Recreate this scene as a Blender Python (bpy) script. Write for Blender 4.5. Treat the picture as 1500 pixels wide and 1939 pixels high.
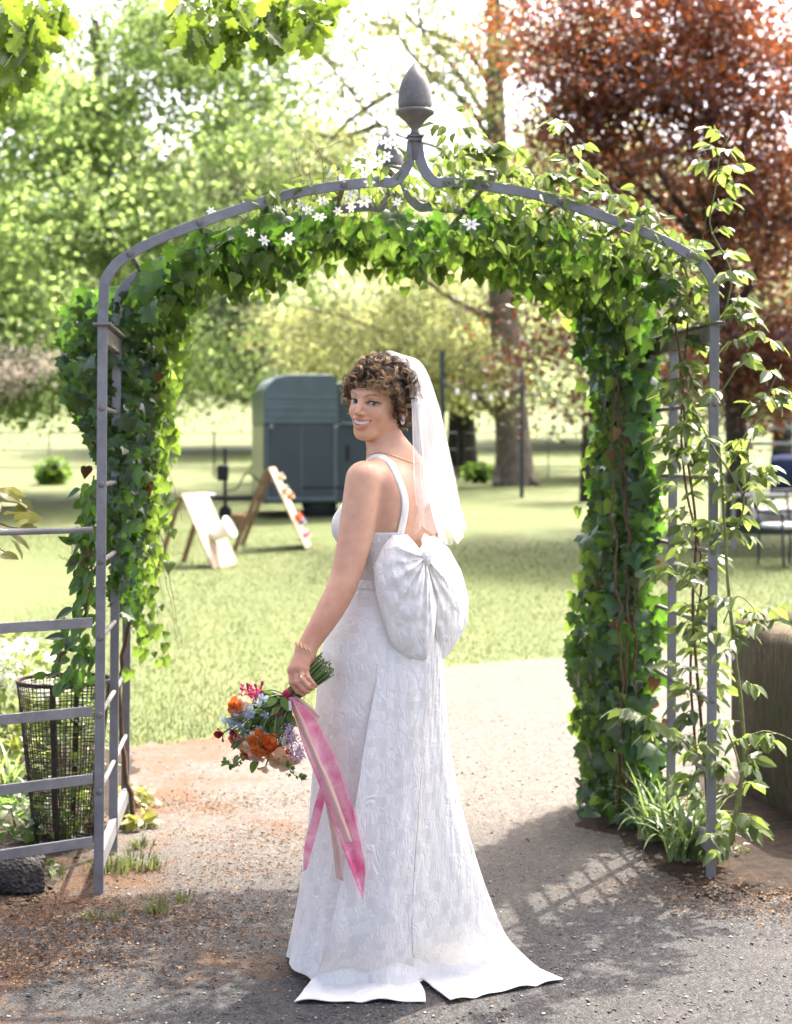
import bpy, math, random
import numpy as np
from mathutils import Vector, Matrix
from mathutils.geometry import tessellate_polygon
random.seed(7); RNG = np.random.default_rng(7)
for _o in list(bpy.data.objects): bpy.data.objects.remove(_o)
SC = bpy.context.scene
COL = SC.collection
# ------------------------------------------------------------------ camera
CAMZ, FPX, CX, HY = 1.45, 3000.0, 750.0, 865.0     # pixel focal length, principal column, horizon row of the photograph
cam_d = bpy.data.cameras.new('camera'); cam = bpy.data.objects.new('camera', cam_d); COL.objects.link(cam)
cam.location = (0, 0, CAMZ); cam.rotation_euler = (math.radians(90), 0, 0)
cam_d.sensor_fit = 'HORIZONTAL'; cam_d.sensor_width = 24.0; cam_d.lens = 48.0
cam_d.shift_y = -(1939/2 - HY)/1500.0
cam_d.clip_start = 0.05; cam_d.clip_end = 6000
cam_d.dof.use_dof = True; cam_d.dof.focus_distance = 4.36; cam_d.dof.aperture_fstop = 3.2
SC.camera = cam
# ------------------------------------------------------------------ sky, sun, exposure
SUN_EL, SUN_AZ = math.radians(58), math.radians(32)      # azimuth from +Y towards +X: sun behind the arch, to the right
wd = bpy.data.worlds.new('World'); SC.world = wd; wd.use_nodes = True
_nt = wd.node_tree; _bg = _nt.nodes['Background']
_sky = _nt.nodes.new('ShaderNodeTexSky'); _sky.sky_type = 'NISHITA'; _sky.sun_disc = False
_sky.sun_elevation = SUN_EL; _sky.sun_rotation = SUN_AZ
_sky.air_density = 0.32; _sky.dust_density = 6.5; _sky.ozone_density = 0.0; _sky.altitude = 50
_nt.links.new(_sky.outputs[0], _bg.inputs[0]); _bg.inputs[1].default_value = 0.15
SUNV = Vector((math.sin(SUN_AZ)*math.cos(SUN_EL), math.cos(SUN_AZ)*math.cos(SUN_EL), math.sin(SUN_EL)))
sun_d = bpy.data.lights.new('sun', 'SUN'); sun_d.energy = 2.0; sun_d.angle = math.radians(0.53); sun_d.color = (1.0, 0.93, 0.82)
sun = bpy.data.objects.new('sun', sun_d); COL.objects.link(sun); sun.location = (8, 14, 25)
sun.rotation_euler = (-SUNV).to_track_quat('-Z', 'Y').to_euler()
SC.view_settings.view_transform = 'Standard'; SC.view_settings.look = 'None'
SC.view_settings.gamma = 1.0; SC.view_settings.exposure = 3.06
SC.render.engine = 'CYCLES'
SC.cycles.max_bounces = 8; SC.cycles.diffuse_bounces = 4; SC.cycles.transmission_bounces = 6
SC.cycles.transparent_max_bounces = 16; SC.cycles.use_denoising = True
SC.cycles.caustics_reflective = False; SC.cycles.caustics_refractive = False
SC.cycles.sample_clamp_indirect = 8.0
# ------------------------------------------------------------------ helpers
def P(px, py, Y):                       # a pixel of the photograph at depth Y
    return Vector(((px-CX)/FPX*Y, Y, CAMZ-(py-HY)/FPX*Y))
def Pz(px, py, z):                      # a pixel of the photograph at height z
    Y = (CAMZ-z)*FPX/(py-HY); return Vector(((px-CX)/FPX*Y, Y, z))
def unit(v):
    v = np.asarray(v, float); return v/np.maximum(np.linalg.norm(v, axis=-1, keepdims=True), 1e-9)
def tag(o, label=None, cat=None, group=None, kind=None):
    if label: o['label'] = label
    if cat: o['category'] = cat
    if group: o['group'] = group
    if kind: o['kind'] = kind
    return o
def empty(name, loc=(0, 0, 0), label=None, cat=None, group=None, rz=0, parent=None):
    o = bpy.data.objects.new(name, None); o.empty_display_size = 0.1; o.location = loc; o.rotation_euler = (0, 0, rz)
    COL.objects.link(o); o.parent = parent
    return tag(o, label, cat, group)
def meshdata(name, V, F, smooth=False, var=None, col=None):
    me = bpy.data.meshes.new(name); V = np.asarray(V, np.float32)
    if isinstance(F, np.ndarray) and F.ndim == 2:
        n, k = F.shape
        me.vertices.add(len(V)); me.vertices.foreach_set('co', V.ravel())
        me.loops.add(n*k); me.loops.foreach_set('vertex_index', F.astype(np.int32).ravel())
        me.polygons.add(n); me.polygons.foreach_set('loop_start', np.arange(0, n*k, k, dtype=np.int32))
        try: me.polygons.foreach_set('loop_total', np.full(n, k, np.int32))
        except Exception: pass
        me.update(calc_edges=True)
    else:
        me.from_pydata([tuple(map(float, v)) for v in V], [], [tuple(map(int, f)) for f in F]); me.update()
    if smooth: me.polygons.foreach_set('use_smooth', np.ones(len(me.polygons), bool))
    if var is not None:
        a = me.attributes.new('var', 'FLOAT', 'POINT'); a.data.foreach_set('value', np.asarray(var, np.float32))
    if col is not None:
        a = me.attributes.new('col', 'FLOAT_COLOR', 'POINT'); c = np.ones((len(V), 4), np.float32); c[:, :3] = col
        a.data.foreach_set('color', c.ravel())
    return me
def obj(name, me, mat=None, parent=None, loc=None):
    if mat is not None and len(me.materials) == 0: me.materials.append(mat)
    o = bpy.data.objects.new(name, me); COL.objects.link(o)
    if loc is not None: o.location = loc
    if parent is not None:
        o.parent = parent
        M = Matrix.LocRotScale(parent.location, parent.rotation_euler, parent.scale)
        if parent.parent is not None:
            M = Matrix.LocRotScale(parent.parent.location, parent.parent.rotation_euler, None) @ (parent.matrix_parent_inverse @ M)
        o.matrix_parent_inverse = M.inverted()          # children are written in world coordinates
    return o
class MB:
    """collects shapes of ONE part, then builds it as one mesh"""
    def __init__(s): s.V = []; s.F = []; s.A = []; s.n = 0
    def add(s, V, F, var=0.0):
        V = np.asarray(V, float); s.V.append(V); s.A.append(np.broadcast_to(np.asarray(var, float), (len(V),)).copy())
        s.F += [tuple(i+s.n for i in f) for f in F]; s.n += len(V); return s
    def box(s, c, size, R=None, bev=0.0):
        a, b, h = (np.asarray(size, float)/2)
        if bev <= 0:
            V = np.array([(x, y, z) for z in (-h, h) for y in (-b, b) for x in (-a, a)])
            F = [(0, 2, 3, 1), (4, 5, 7, 6), (0, 1, 5, 4), (2, 6, 7, 3), (0, 4, 6, 2), (1, 3, 7, 5)]
        else:
            e = min(bev, a*.9, b*.9, h*.9); V = []
            for z, i in ((-h, e), (-h+e, 0), (h-e, 0), (h, e)):
                for x, y in ((-a+i, -b+i+e), (-a+i+e, -b+i), (a-i-e, -b+i), (a-i, -b+i+e), (a-i, b-i-e), (a-i-e, b-i), (-a+i+e, b-i), (-a+i, b-i-e)):
                    V.append((max(-a+i, min(a-i, x)), max(-b+i, min(b-i, y)), z))
            V = np.array(V); F = [tuple(range(7, -1, -1)), tuple(range(24, 32))]
            for k in range(3):
                for j in range(8): F.append((k*8+j, k*8+(j+1) % 8, k*8+8+(j+1) % 8, k*8+8+j))
        if R is not None: V = V @ np.array(R).T
        return s.add(V+np.asarray(c, float), F)
    def tube(s, pts, rad, n=8, var=0.0, cap=True):
        pts = np.asarray([tuple(p) for p in pts], float); m = len(pts)
        r = np.broadcast_to(np.asarray(rad, float), (m,))
        T = unit(np.gradient(pts, axis=0)); up = np.array((0.0, 0, 1)) if abs(T[0][2]) < .9 else np.array((1.0, 0, 0))
        V = []; N = unit(np.cross(T[0], up))
        th = np.linspace(0, 2*math.pi, n, endpoint=False)
        for i in range(m):
            N = unit(N-T[i]*np.dot(N, T[i])); B = np.cross(T[i], N)
            V.append(pts[i]+r[i]*(np.cos(th)[:, None]*N+np.sin(th)[:, None]*B))
        F = [(i*n+j, i*n+(j+1) % n, (i+1)*n+(j+1) % n, (i+1)*n+j) for i in range(m-1) for j in range(n)]
        if cap: F += [tuple(range(n-1, -1, -1)), tuple(range((m-1)*n, m*n))]
        return s.add(np.concatenate(V), F, np.repeat(np.broadcast_to(np.asarray(var, float), (m,)), n))
    def bar(s, pts, w, t, wdir, e=.0015):
        """flat bar along pts; w along the direction in the plane perpendicular to wdir, t along wdir, with small chamfers"""
        pts = np.asarray([tuple(p) for p in pts], float); m = len(pts); D = unit(np.asarray(wdir, float))
        T = unit(np.gradient(pts, axis=0)); V = []
        sec = [(-w/2+e, -t/2), (w/2-e, -t/2), (w/2, -t/2+e), (w/2, t/2-e), (w/2-e, t/2), (-w/2+e, t/2), (-w/2, t/2-e), (-w/2, -t/2+e)]
        for i in range(m):
            N = unit(np.cross(D, T[i]))
            for a, b in sec: V.append(pts[i]+N*a+D*b)
        k = 8
        F = [(i*k+j, i*k+(j+1) % k, (i+1)*k+(j+1) % k, (i+1)*k+j) for i in range(m-1) for j in range(k)]
        F += [tuple(range(k-1, -1, -1)), tuple(range((m-1)*k, m*k))]
        return s.add(V, F)
    def lathe(s, prof, c=(0, 0, 0), n=24, R=None, var=0.0):
        prof = np.asarray(prof, float); th = np.linspace(0, 2*math.pi, n, endpoint=False); m = len(prof)
        V = np.concatenate([np.stack([r*np.cos(th), r*np.sin(th), np.full(n, z)], 1) for r, z in prof])
        if R is not None: V = V @ np.array(R).T
        F = [(i*n+j, i*n+(j+1) % n, (i+1)*n+(j+1) % n, (i+1)*n+j) for i in range(m-1) for j in range(n)]
        F += [tuple(range(n-1, -1, -1)), tuple(range((m-1)*n, m*n))]
        return s.add(V+np.asarray(c, float), F, var)
    def grid(s, G, close_u=False, var=0.0):
        """G (m,n,3) sheet"""
        G = np.asarray(G, float); m, n = G.shape[:2]; F = []
        for i in range(m-1):
            for j in range(n if close_u else n-1):
                F.append((i*n+j, i*n+(j+1) % n, (i+1)*n+(j+1) % n, (i+1)*n+j))
        v = np.broadcast_to(np.asarray(var, float), (m, n)).ravel()
        return s.add(G.reshape(-1, 3), F, v)
    def build(s, name, mat, parent=None, smooth=False, var=False):
        me = meshdata(name, np.concatenate(s.V), s.F, smooth, np.concatenate(s.A) if var else None)
        return obj(name, me, mat, parent)
def rotm(ax, ang): return np.array(Matrix.Rotation(ang, 3, ax))
def solidify(o, t, off=0.0):
    m = o.modifiers.new('thickness', 'SOLIDIFY'); m.thickness = t; m.offset = off; return o
def subsurf(o, l=1):
    m = o.modifiers.new('smooth', 'SUBSURF'); m.levels = l; m.render_levels = l; return o
def cr(pts, n):
    """Catmull-Rom through pts, n samples"""
    p = np.asarray([tuple(q) for q in pts], float); p = np.vstack([2*p[0]-p[1], p, 2*p[-1]-p[-2]])
    t = np.linspace(0, len(p)-3-1e-9, n); i = t.astype(int); f = (t-i)[:, None]
    a, b, c, d = p[i], p[i+1], p[i+2], p[i+3]
    return .5*((2*b)+(-a+c)*f+(2*a-5*b+4*c-d)*f**2+(-a+3*b-3*c+d)*f**3)
# ------------------------------------------------------------------ materials
class NT:
    def __init__(s, name):
        s.m = bpy.data.materials.new(name); s.m.use_nodes = True; s.t = s.m.node_tree; s.t.nodes.clear()
        s.out = s.n('ShaderNodeOutputMaterial')
    def n(s, typ, ins=None, **kw):
        nd = s.t.nodes.new(typ)
        for k, v in kw.items(): setattr(nd, k, v)
        for k, v in (ins or {}).items():
            if hasattr(v, 'is_linked') or isinstance(v, bpy.types.NodeSocket): s.t.links.new(v, nd.inputs[k])
            else: nd.inputs[k].default_value = v
        return nd
    def surf(s, sh): s.t.links.new(sh, s.out.inputs['Surface']); return s.m
    def ramp(s, fac, stops, interp='LINEAR'):
        r = s.n('ShaderNodeValToRGB', {0: fac}); cr_ = r.color_ramp; cr_.interpolation = interp
        while len(cr_.elements) < len(stops): cr_.elements.new(.5)
        for e, (p, c) in zip(cr_.elements, stops): e.position = p; e.color = (*c, 1) if len(c) == 3 else c
        return r.outputs[0]
    def noise(s, scale, detail=4, rough=.55, vec=None, dist=0.0):
        ins = {'Scale': scale, 'Detail': detail, 'Roughness': rough, 'Distortion': dist}
        if vec is not None: ins['Vector'] = vec
        return s.n('ShaderNodeTexNoise', ins)
    def math(s, op, a, b=0.0, clamp=False):
        return s.n('ShaderNodeMath', {0: a, 1: b}, operation=op, use_clamp=clamp).outputs[0]
    def mix(s, f, a, b, blend='MIX'):
        nd = s.n('ShaderNodeMix', data_type='RGBA', blend_type=blend)
        for k, v in ((0, f), (6, a), (7, b)):
            if isinstance(v, bpy.types.NodeSocket): s.t.links.new(v, nd.inputs[k])
            else: nd.inputs[k].default_value = (*v, 1) if isinstance(v, tuple) and len(v) == 3 else v
        return nd.outputs[2]
    def bump(s, h, strength=.3, dist=.01): return s.n('ShaderNodeBump', {'Height': h, 'Strength': strength, 'Distance': dist}).outputs[0]
    def coord(s, which='Object'): return s.n('ShaderNodeTexCoord').outputs[which]
    def geo(s): return s.n('ShaderNodeNewGeometry').outputs['Position']
    def bsdf(s, color, rough=.6, spec=.4, metal=0.0, normal=None, **kw):
        ins = {'Base Color': color if isinstance(color, bpy.types.NodeSocket) else (*color, 1), 'Roughness': rough, 'Specular IOR Level': spec, 'Metallic': metal}
        if normal is not None: ins['Normal'] = normal
        ins.update(kw); return s.n('ShaderNodeBsdfPrincipled', ins).outputs[0]
def plain(name, c, rough=.6, spec=.4, metal=0.0, vary=.25, scale=20, bump=0.0, bscale=60):
    t = NT(name); n = t.noise(scale, 5, .6, t.coord('Object'))
    col = t.ramp(n.outputs[0], [(.3, tuple(x*(1-vary) for x in c)), (.7, tuple(min(1, x*(1+vary)) for x in c))])
    nm = t.bump(t.noise(bscale, 5, .6, t.coord('Object')).outputs[0], bump, .004) if bump else None
    return t.surf(t.bsdf(col, rough, spec, metal, nm))
def leafmat(name, dark, mid, light, trans, tf=.45, rough=.42, spec=.35, hue=None):
    """leaf colour by leaf (attribute + object random), light shining through"""
    t = NT(name)
    a = t.n('ShaderNodeAttribute', attribute_name='var').outputs['Fac']; r = t.n('ShaderNodeObjectInfo').outputs['Random']
    v = t.math('FRACT', t.math('ADD', a, r))
    stops = [(0.0, dark), (.45, mid), (.92, light)]
    if hue: stops += [(.97, hue)]
    c = t.ramp(v, stops)
    nz = t.noise(40, 3, .5, t.coord('Object')).outputs[0]
    c2 = t.mix(.35, c, t.ramp(nz, [(.3, tuple(.6*x for x in mid)), (.7, tuple(1.25*x for x in mid))]))
    tr = t.ramp(v, [(0.0, tuple(.55*x for x in trans)), (.5, trans), (.95, tuple(min(1, 1.35*x) for x in trans))])
    sh = t.bsdf(c2, rough, spec); tb = t.n('ShaderNodeBsdfTranslucent', {'Color': tr}).outputs[0]
    return t.surf(t.n('ShaderNodeMixShader', {0: tf, 1: sh, 2: tb}).outputs[0])
# ------------------------------------------------------------------ leaves
def leafproto(right, mids=(0, .35, .7, 1.0), fold=.22, droop=.22):
    """one leaf, base at the origin, tip at +y; right = outline of the right half from base to tip"""
    V = []; F = []
    for sgn in (1, -1):
        poly = [(0, y) for y in mids]+[(sgn*x, y) for x, y in reversed(right)]
        b = len(V)
        for x, y in poly: V.append((x, y, fold*abs(x)-droop*max(0, y)**2+.10*math.sin(9*y)*abs(x)))
        for tri in tessellate_polygon([[Vector((x, y, 0)) for x, y in poly]]):
            tri = tuple(tri)
            a = np.array([poly[i] for i in tri]); ar = (a[1][0]-a[0][0])*(a[2][1]-a[0][1])-(a[2][0]-a[0][0])*(a[1][1]-a[0][1])
            if ar < 0: tri = tri[::-1]
            F.append(tuple(b+i for i in tri))
    return np.array(V), np.array(F)
IVY = leafproto([(.10, -.10), (.36, -.13), (.56, .06), (.38, .22), (.58, .50), (.25, .56)])
IVY2 = leafproto([(.14, -.10), (.40, -.06), (.48, .18), (.44, .36), (.30, .58)], droop=.35)
OVATE = leafproto([(.12, .06), (.24, .24), (.27, .45), (.18, .72), (.08, .9)], fold=.3, droop=.25)
LANCE = leafproto([(.09, .1), (.15, .35), (.13, .65), (.05, .9)], fold=.3, droop=.3)
BROAD = leafproto([(.18, .05), (.32, .28), (.34, .5), (.22, .78), (.08, .94)], fold=.2, droop=.3)
OAKL = leafproto([(.05, .08), (.16, .16), (.10, .24), (.26, .38), (.16, .46), (.34, .62), (.20, .70), (.24, .86), (.10, .96)], fold=.12, droop=.15)
DIAM = (np.array([(0, 0, 0), (.36, .5, .08), (0, 1, -.05), (-.36, .5, .08)]), np.array([(0, 1, 2), (0, 2, 3)]))
def frames(tip, nor):
    t = unit(tip); x = unit(np.cross(t, nor)); z = np.cross(x, t)
    return np.stack([x, t, z], axis=-1)
def merge_leaves(proto, pos, R, size, var):
    V0, F0 = proto; n = len(pos)
    V = np.einsum('nij,vj->nvi', R, V0)*np.asarray(size)[:, None, None]+pos[:, None, :]
    F = (F0[None]+(np.arange(n)*len(V0))[:, None, None]).reshape(-1, F0.shape[1])
    return V.reshape(-1, 3), F, np.repeat(var, len(V0))
def leaves(parent, proto, pos, tip, nor, size, mat, indiv=280, name='leaf', rest='foliage', key=None):
    """the largest-looking leaves as parts of their own, the rest as one mass"""
    pos = np.asarray(pos, float); n = len(pos); R = frames(np.asarray(tip, float), np.asarray(nor, float)); size = np.asarray(size, float)
    var = RNG.random(n)
    k = size/np.maximum(pos[:, 1], 1)*(np.abs(R[:, 1, 2])+.2) if key is None else key
    order = np.argsort(-k); a, b = order[:indiv], order[indiv:]
    if len(a):
        me = meshdata(name, proto[0], proto[1], True); me.materials.append(mat)
        for i in a:
            o = bpy.data.objects.new(name, me); COL.objects.link(o)
            M = Matrix.Identity(4)
            for r in range(3):
                for c in range(3): M[r][c] = R[i, r, c]*size[i]
                M[r][3] = pos[i, r]
            if parent is not None:
                o.parent = parent; o.matrix_parent_inverse = Matrix.Translation(parent.location).inverted()
            o.matrix_basis = M
    if len(b):
        V, F, va = merge_leaves(proto, pos[b], R[b], size[b], var[b])
        o = obj(rest, meshdata(rest, V, F, True, va), mat, parent); o['kind'] = 'stuff'
def rnd(n, s=1.0): return RNG.normal(0, s, (n, 3))
# ================================================================== SETTING
def gz(x, y):
    return np.interp(y, [-60, 12, 16, 20, 23, 26, 30, 36, 45, 60, 90, 140, 200, 260, 400, 4000], [0, 0, .05, .13, .28, .47, .65, .85, 1.1, 1.8, 4.4, 10, 24, 44, 60, 60])
def mat_lawn():
    t = NT('mown_lawn'); g = t.geo()
    big = t.noise(.35, 5, .6, g).outputs[0]; fine = t.noise(14, 6, .7, g).outputs[0]; dry = t.noise(1.3, 4, .6, g).outputs[0]
    c = t.ramp(big, [(.35, (.050, .070, .022)), (.65, (.070, .086, .032))])
    c = t.mix(t.ramp(dry, [(.48, (0, 0, 0)), (.68, (.6, .6, .6))]), c, (.125, .12, .06))
    c = t.mix(.5, c, t.ramp(fine, [(.3, (.056, .074, .022)), (.7, (.11, .128, .048))]))
    return t.surf(t.bsdf(c, .85, .15, normal=t.bump(t.noise(60, 4, .7, g).outputs[0], .6, .02)))
def mat_path():
    t = NT('worn_tarmac_and_gravel'); g = t.geo()
    vor = t.n('ShaderNodeTexVoronoi', {'Vector': g, 'Scale': 135.0}); vor2 = t.n('ShaderNodeTexVoronoi', {'Vector': g, 'Scale': 60.0})
    stone = t.ramp(vor.outputs['Color'], [(.15, (.019, .019, .02)), (.5, (.04, .04, .041)), (.85, (.1, .099, .098))])
    grit = t.noise(300, 3, .7, g).outputs[0]
    c = t.mix(.4, stone, t.ramp(grit, [(.35, (.018, .018, .018)), (.7, (.095, .093, .091))]))
    sep = t.n('ShaderNodeSeparateXYZ', {0: g})
    # loose pale gravel dust spread over the drive beyond the arch
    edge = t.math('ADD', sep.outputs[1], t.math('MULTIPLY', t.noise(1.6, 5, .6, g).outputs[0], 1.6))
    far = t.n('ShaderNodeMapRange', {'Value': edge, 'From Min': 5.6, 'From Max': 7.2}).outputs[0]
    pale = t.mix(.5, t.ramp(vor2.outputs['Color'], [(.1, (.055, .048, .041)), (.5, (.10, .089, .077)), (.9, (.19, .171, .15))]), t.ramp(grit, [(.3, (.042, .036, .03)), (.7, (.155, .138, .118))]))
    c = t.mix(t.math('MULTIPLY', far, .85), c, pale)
    dust = t.ramp(t.noise(2.2, 6, .65, g).outputs[0], [(.53, (0, 0, 0)), (.7, (.5, .5, .5))])
    c = t.mix(dust, c, t.ramp(grit, [(.3, (.055, .05, .044)), (.7, (.13, .12, .106))]))
    # brown tree litter lying in drifts, thickest at the left of the arch
    l1 = t.noise(1.5, 8, .72, g, ).outputs[0]; lx = t.n('ShaderNodeMapRange', {'Value': sep.outputs[0], 'From Min': -.25, 'From Max': -1.1}).outputs[0]
    lit = t.math('ADD', t.math('MULTIPLY', lx, .16), l1)
    lm = t.ramp(lit, [(.59, (0, 0, 0)), (.70, (.8, .8, .8))])
    fib = t.noise(90, 5, .8, g, 1.5).outputs[0]
    c = t.mix(lm, c, t.ramp(fib, [(.3, (.035, .018, .009)), (.55, (.105, .056, .028)), (.75, (.2, .125, .07))]))
    h = t.math('ADD', t.math('MULTIPLY', vor.outputs['Distance'], -1.0), t.math('MULTIPLY', grit, .6))
    return t.surf(t.bsdf(c, .92, .2, normal=t.bump(h, .8, .008)))
def mat_soil():
    t = NT('dark_bed_soil'); g = t.geo()
    a = t.noise(30, 7, .75, g).outputs[0]; b = t.noise(4, 6, .7, g).outputs[0]
    c = t.ramp(a, [(.3, (.012, .009, .007)), (.55, (.034, .025, .019)), (.78, (.08, .062, .048))])
    c = t.mix(t.ramp(b, [(.5, (0, 0, 0)), (.65, (.8, .8, .8))]), c, t.ramp(a, [(.3, (.035, .018, .01)), (.7, (.11, .065, .035))]))
    return t.surf(t.bsdf(c, .95, .15, normal=t.bump(a, 1.0, .02)))
M_LAWN, M_PATH, M_SOIL = mat_lawn(), mat_path(), mat_soil()
# ground: one sheet to the horizon
ys = np.concatenate([np.linspace(-60, 6, 12), np.linspace(7, 60, 70), np.linspace(64, 300, 50), np.array([350, 420, 600, 1000, 2000, 4000])])
xs = np.concatenate([-np.geomspace(3000, 12, 22), np.linspace(-10, 10, 41), np.geomspace(12, 3000, 22)])
XX, YY = np.meshgrid(xs, ys); ZZ = gz(XX, YY)+np.where(YY > 12, .05*np.sin(XX*.37+1)*np.sin(YY*.29), 0)
m_ = MB().grid(np.stack([XX, YY, ZZ], -1)); tag(m_.build('ground', M_LAWN, smooth=True), kind='structure')
def sheet(name, outline, z, mat, seed, jag=.03, hump=0.0):
    """soil bed with an uneven edge and a crumbly surface; outline in metres"""
    rs = np.random.default_rng(seed); o = np.asarray(outline, float); st = .03
    gx = np.arange(o[:, 0].min()-.1, o[:, 0].max()+.1, st); gy = np.arange(o[:, 1].min()-.1, o[:, 1].max()+.1, st); X_, Y_ = np.meshgrid(gx, gy)
    wx, wy = X_+jag*np.sin(9*Y_+2)+jag*.7*np.sin(23*Y_+X_*5), Y_+jag*np.sin(11*X_)+jag*.7*np.sin(27*X_+1); ins = np.zeros(X_.shape, bool); dist = np.full(X_.shape, 9.0)
    for p, q in zip(o, np.roll(o, -1, 0)):
        c = (p[1] > wy) != (q[1] > wy); ins ^= c & (wx < (q[0]-p[0])*(wy-p[1])/(q[1]-p[1]+1e-12)+p[0])
        d = q-p; t = np.clip(((wx-p[0])*d[0]+(wy-p[1])*d[1])/(d@d), 0, 1); dist = np.minimum(dist, np.hypot(wx-p[0]-t*d[0], wy-p[1]-t*d[1]))
    Z_ = z+np.where(ins, hump*np.clip(dist/.25, 0, 1)+.004*rs.random(X_.shape)*np.clip(dist/.05, 0, 1), -.012)
    keepv = ins | (dist < .05); n0, n1 = X_.shape; idx = np.arange(n0*n1).reshape(n0, n1)
    q = np.stack([idx[:-1, :-1], idx[:-1, 1:], idx[1:, 1:], idx[1:, :-1]], -1).reshape(-1, 4); q = q[keepv.ravel()[q].all(1)]
    u, inv = np.unique(q, return_inverse=True); V = np.stack([X_, Y_, Z_], -1).reshape(-1, 3)[u]
    return tag(obj(name, meshdata(name, V, inv.reshape(q.shape), True), mat), kind='structure')
far_edge = [Pz(a, b, 0) for a, b in ((-500, 1462), (-100, 1440), (240, 1415), (430, 1396), (560, 1370), (700, 1318), (840, 1264), (980, 1250), (1120, 1244), (1500, 1222), (2300, 1200))]
_fx = np.array([-9.0]+[p.x for p in far_edge]+[14.0]); _fy = np.array([far_edge[0].y]+[p.y for p in far_edge]+[far_edge[-1].y])
_px = np.concatenate([np.linspace(-9, -2.4, 20), np.linspace(-2.3, 3.2, 240), np.linspace(3.3, 14, 24)]); _pe = np.interp(_px, _fx, _fy)+RNG.normal(0, .045, len(_px))
_pr = np.concatenate([[0], np.linspace(.3, 1, 24)]); G_ = np.stack([np.broadcast_to(_px, (25, len(_px))), -6+(_pe+6)[None]*_pr[:, None], np.full((25, len(_px)), .004)], -1)
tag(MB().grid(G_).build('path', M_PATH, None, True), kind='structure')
sheet('flower_bed', [(-1.16, 5.35), (-1.12, 5.9), (-1.12, 6.5), (-1.25, 7.6), (-1.6, 8.3), (-3.4, 8.3), (-3.4, 4.9), (-1.9, 4.95)], .006, M_SOIL, 4, .03, .008)
sheet('planting_bed', [(1.0, 5.3), (.86, 5.8), (.72, 6.4), (.8, 6.9), (1.2, 7.2), (2.9, 7.4), (3.0, 5.0), (1.75, 5.1)], .006, M_SOIL, 5, .03, .008)
# mown grass blades on the near lawn, too many to count
def blades(name, n, yr, h, w, mat, region):
    P0 = []
    while len(P0) < n:
        y = yr[0]+(yr[1]-yr[0])*RNG.random(n)**1.6; x = (RNG.random(n)-.5)*2*(.32*y+.6); ok = region(x, y)
        P0 += list(np.stack([x[ok], y[ok]], 1))
    p = np.array(P0[:n]); z = gz(p[:, 0], p[:, 1]); a = RNG.random(n)*6.28; hh = h*(.5+RNG.random(n)); ww = w*(.7+.6*RNG.random(n))*np.maximum(1, p[:, 1]/10)
    d = np.stack([np.cos(a), np.sin(a), 0*a], 1); q = np.stack([-np.sin(a), np.cos(a), 0*a], 1)
    b = np.stack([p[:, 0], p[:, 1], z], 1)
    V = np.stack([b-d*ww[:, None], b+d*ww[:, None], b+q*(hh*.7*RNG.random(n))[:, None]+np.array((0, 0, 1))*hh[:, None]], 1).reshape(-1, 3)
    o = obj(name, meshdata(name, V, np.arange(3*n).reshape(-1, 3), False, np.repeat(RNG.random(n), 3)), mat); return o
M_BLADE = leafmat('grass_blade', (.068, .09, .026), (.085, .108, .036), (.118, .132, .054), (.125, .155, .05), .4, .6, .2)
fex = np.array([p.x for p in far_edge]); fey = np.array([p.y for p in far_edge])
go = blades('lawn_grass', 90000, (7.6, 24), .022, .0035, M_BLADE, lambda x, y: (y > np.interp(x, fex, fey)+.03+RNG.normal(0, .07, len(x))))
tag(go, 'short mown grass of the sunny lawn', 'grass', kind='stuff')
# loose stones and litter on the path
def pebbles(name, n, reg, smin, smax, mat, flat=.55):
    base = np.array([(1, 0, 0), (-1, 0, 0), (0, 1, 0), (0, -1, 0), (0, 0, 1), (0, 0, -1)], float)
    Fb = np.array([(0, 2, 4), (2, 1, 4), (1, 3, 4), (3, 0, 4), (2, 0, 5), (1, 2, 5), (3, 1, 5), (0, 3, 5)])
    xy = reg(n); s = smin+(smax-smin)*RNG.random(n)**3; a = RNG.random(n)*6.28; el = .6+.8*RNG.random(n)
    V = base[None]*(1+.35*RNG.normal(0, 1, (n, 6, 1)))*np.stack([s*el, s/el, s*flat], 1)[:, None, :]
    c, si = np.cos(a)[:, None], np.sin(a)[:, None]
    V = np.stack([V[..., 0]*c-V[..., 1]*si, V[..., 0]*si+V[..., 1]*c, V[..., 2]], -1)+np.stack([xy[:, 0], xy[:, 1], s*flat*.5+.005], 1)[:, None, :]
    F = (Fb[None]+(np.arange(n)*6)[:, None, None]).reshape(-1, 3)
    return obj(name, meshdata(name, V.reshape(-1, 3), F, False, np.repeat(RNG.random(n), 6)), mat)
def stonemat(name, a, b, c):
    t = NT(name); v = t.n('ShaderNodeAttribute', attribute_name='var').outputs['Fac']
    return t.surf(t.bsdf(t.ramp(v, [(0, a), (.6, b), (1, c)]), .85, .25))
M_PEB = stonemat('loose_gravel', (.05, .046, .042), (.11, .1, .088), (.42, .4, .36))
M_LIT = stonemat('tree_litter', (.045, .022, .011), (.13, .068, .032), (.25, .15, .075))
def reg_path(n):
    y = 3.7+5.2*RNG.random(n)**1.5; return np.stack([(RNG.random(n)*2-1)*(.27*y), y], 1)
tag(pebbles('gravel', 9000, reg_path, .0015, .0065, M_PEB), 'loose pale gravel scattered over the drive', 'gravel', kind='stuff')
M_CRUMB = stonemat('soil_crumbs', (.03, .022, .016), (.09, .065, .045), (.24, .17, .11))
def reg_bed(n): return np.concatenate([np.stack([RNG.uniform(.95, 1.9, n//2), RNG.uniform(5.15, 6.9, n//2)], 1), np.stack([RNG.uniform(-2.1, -1.15, n-n//2), RNG.uniform(5.1, 6.8, n-n//2)], 1)])
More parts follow.
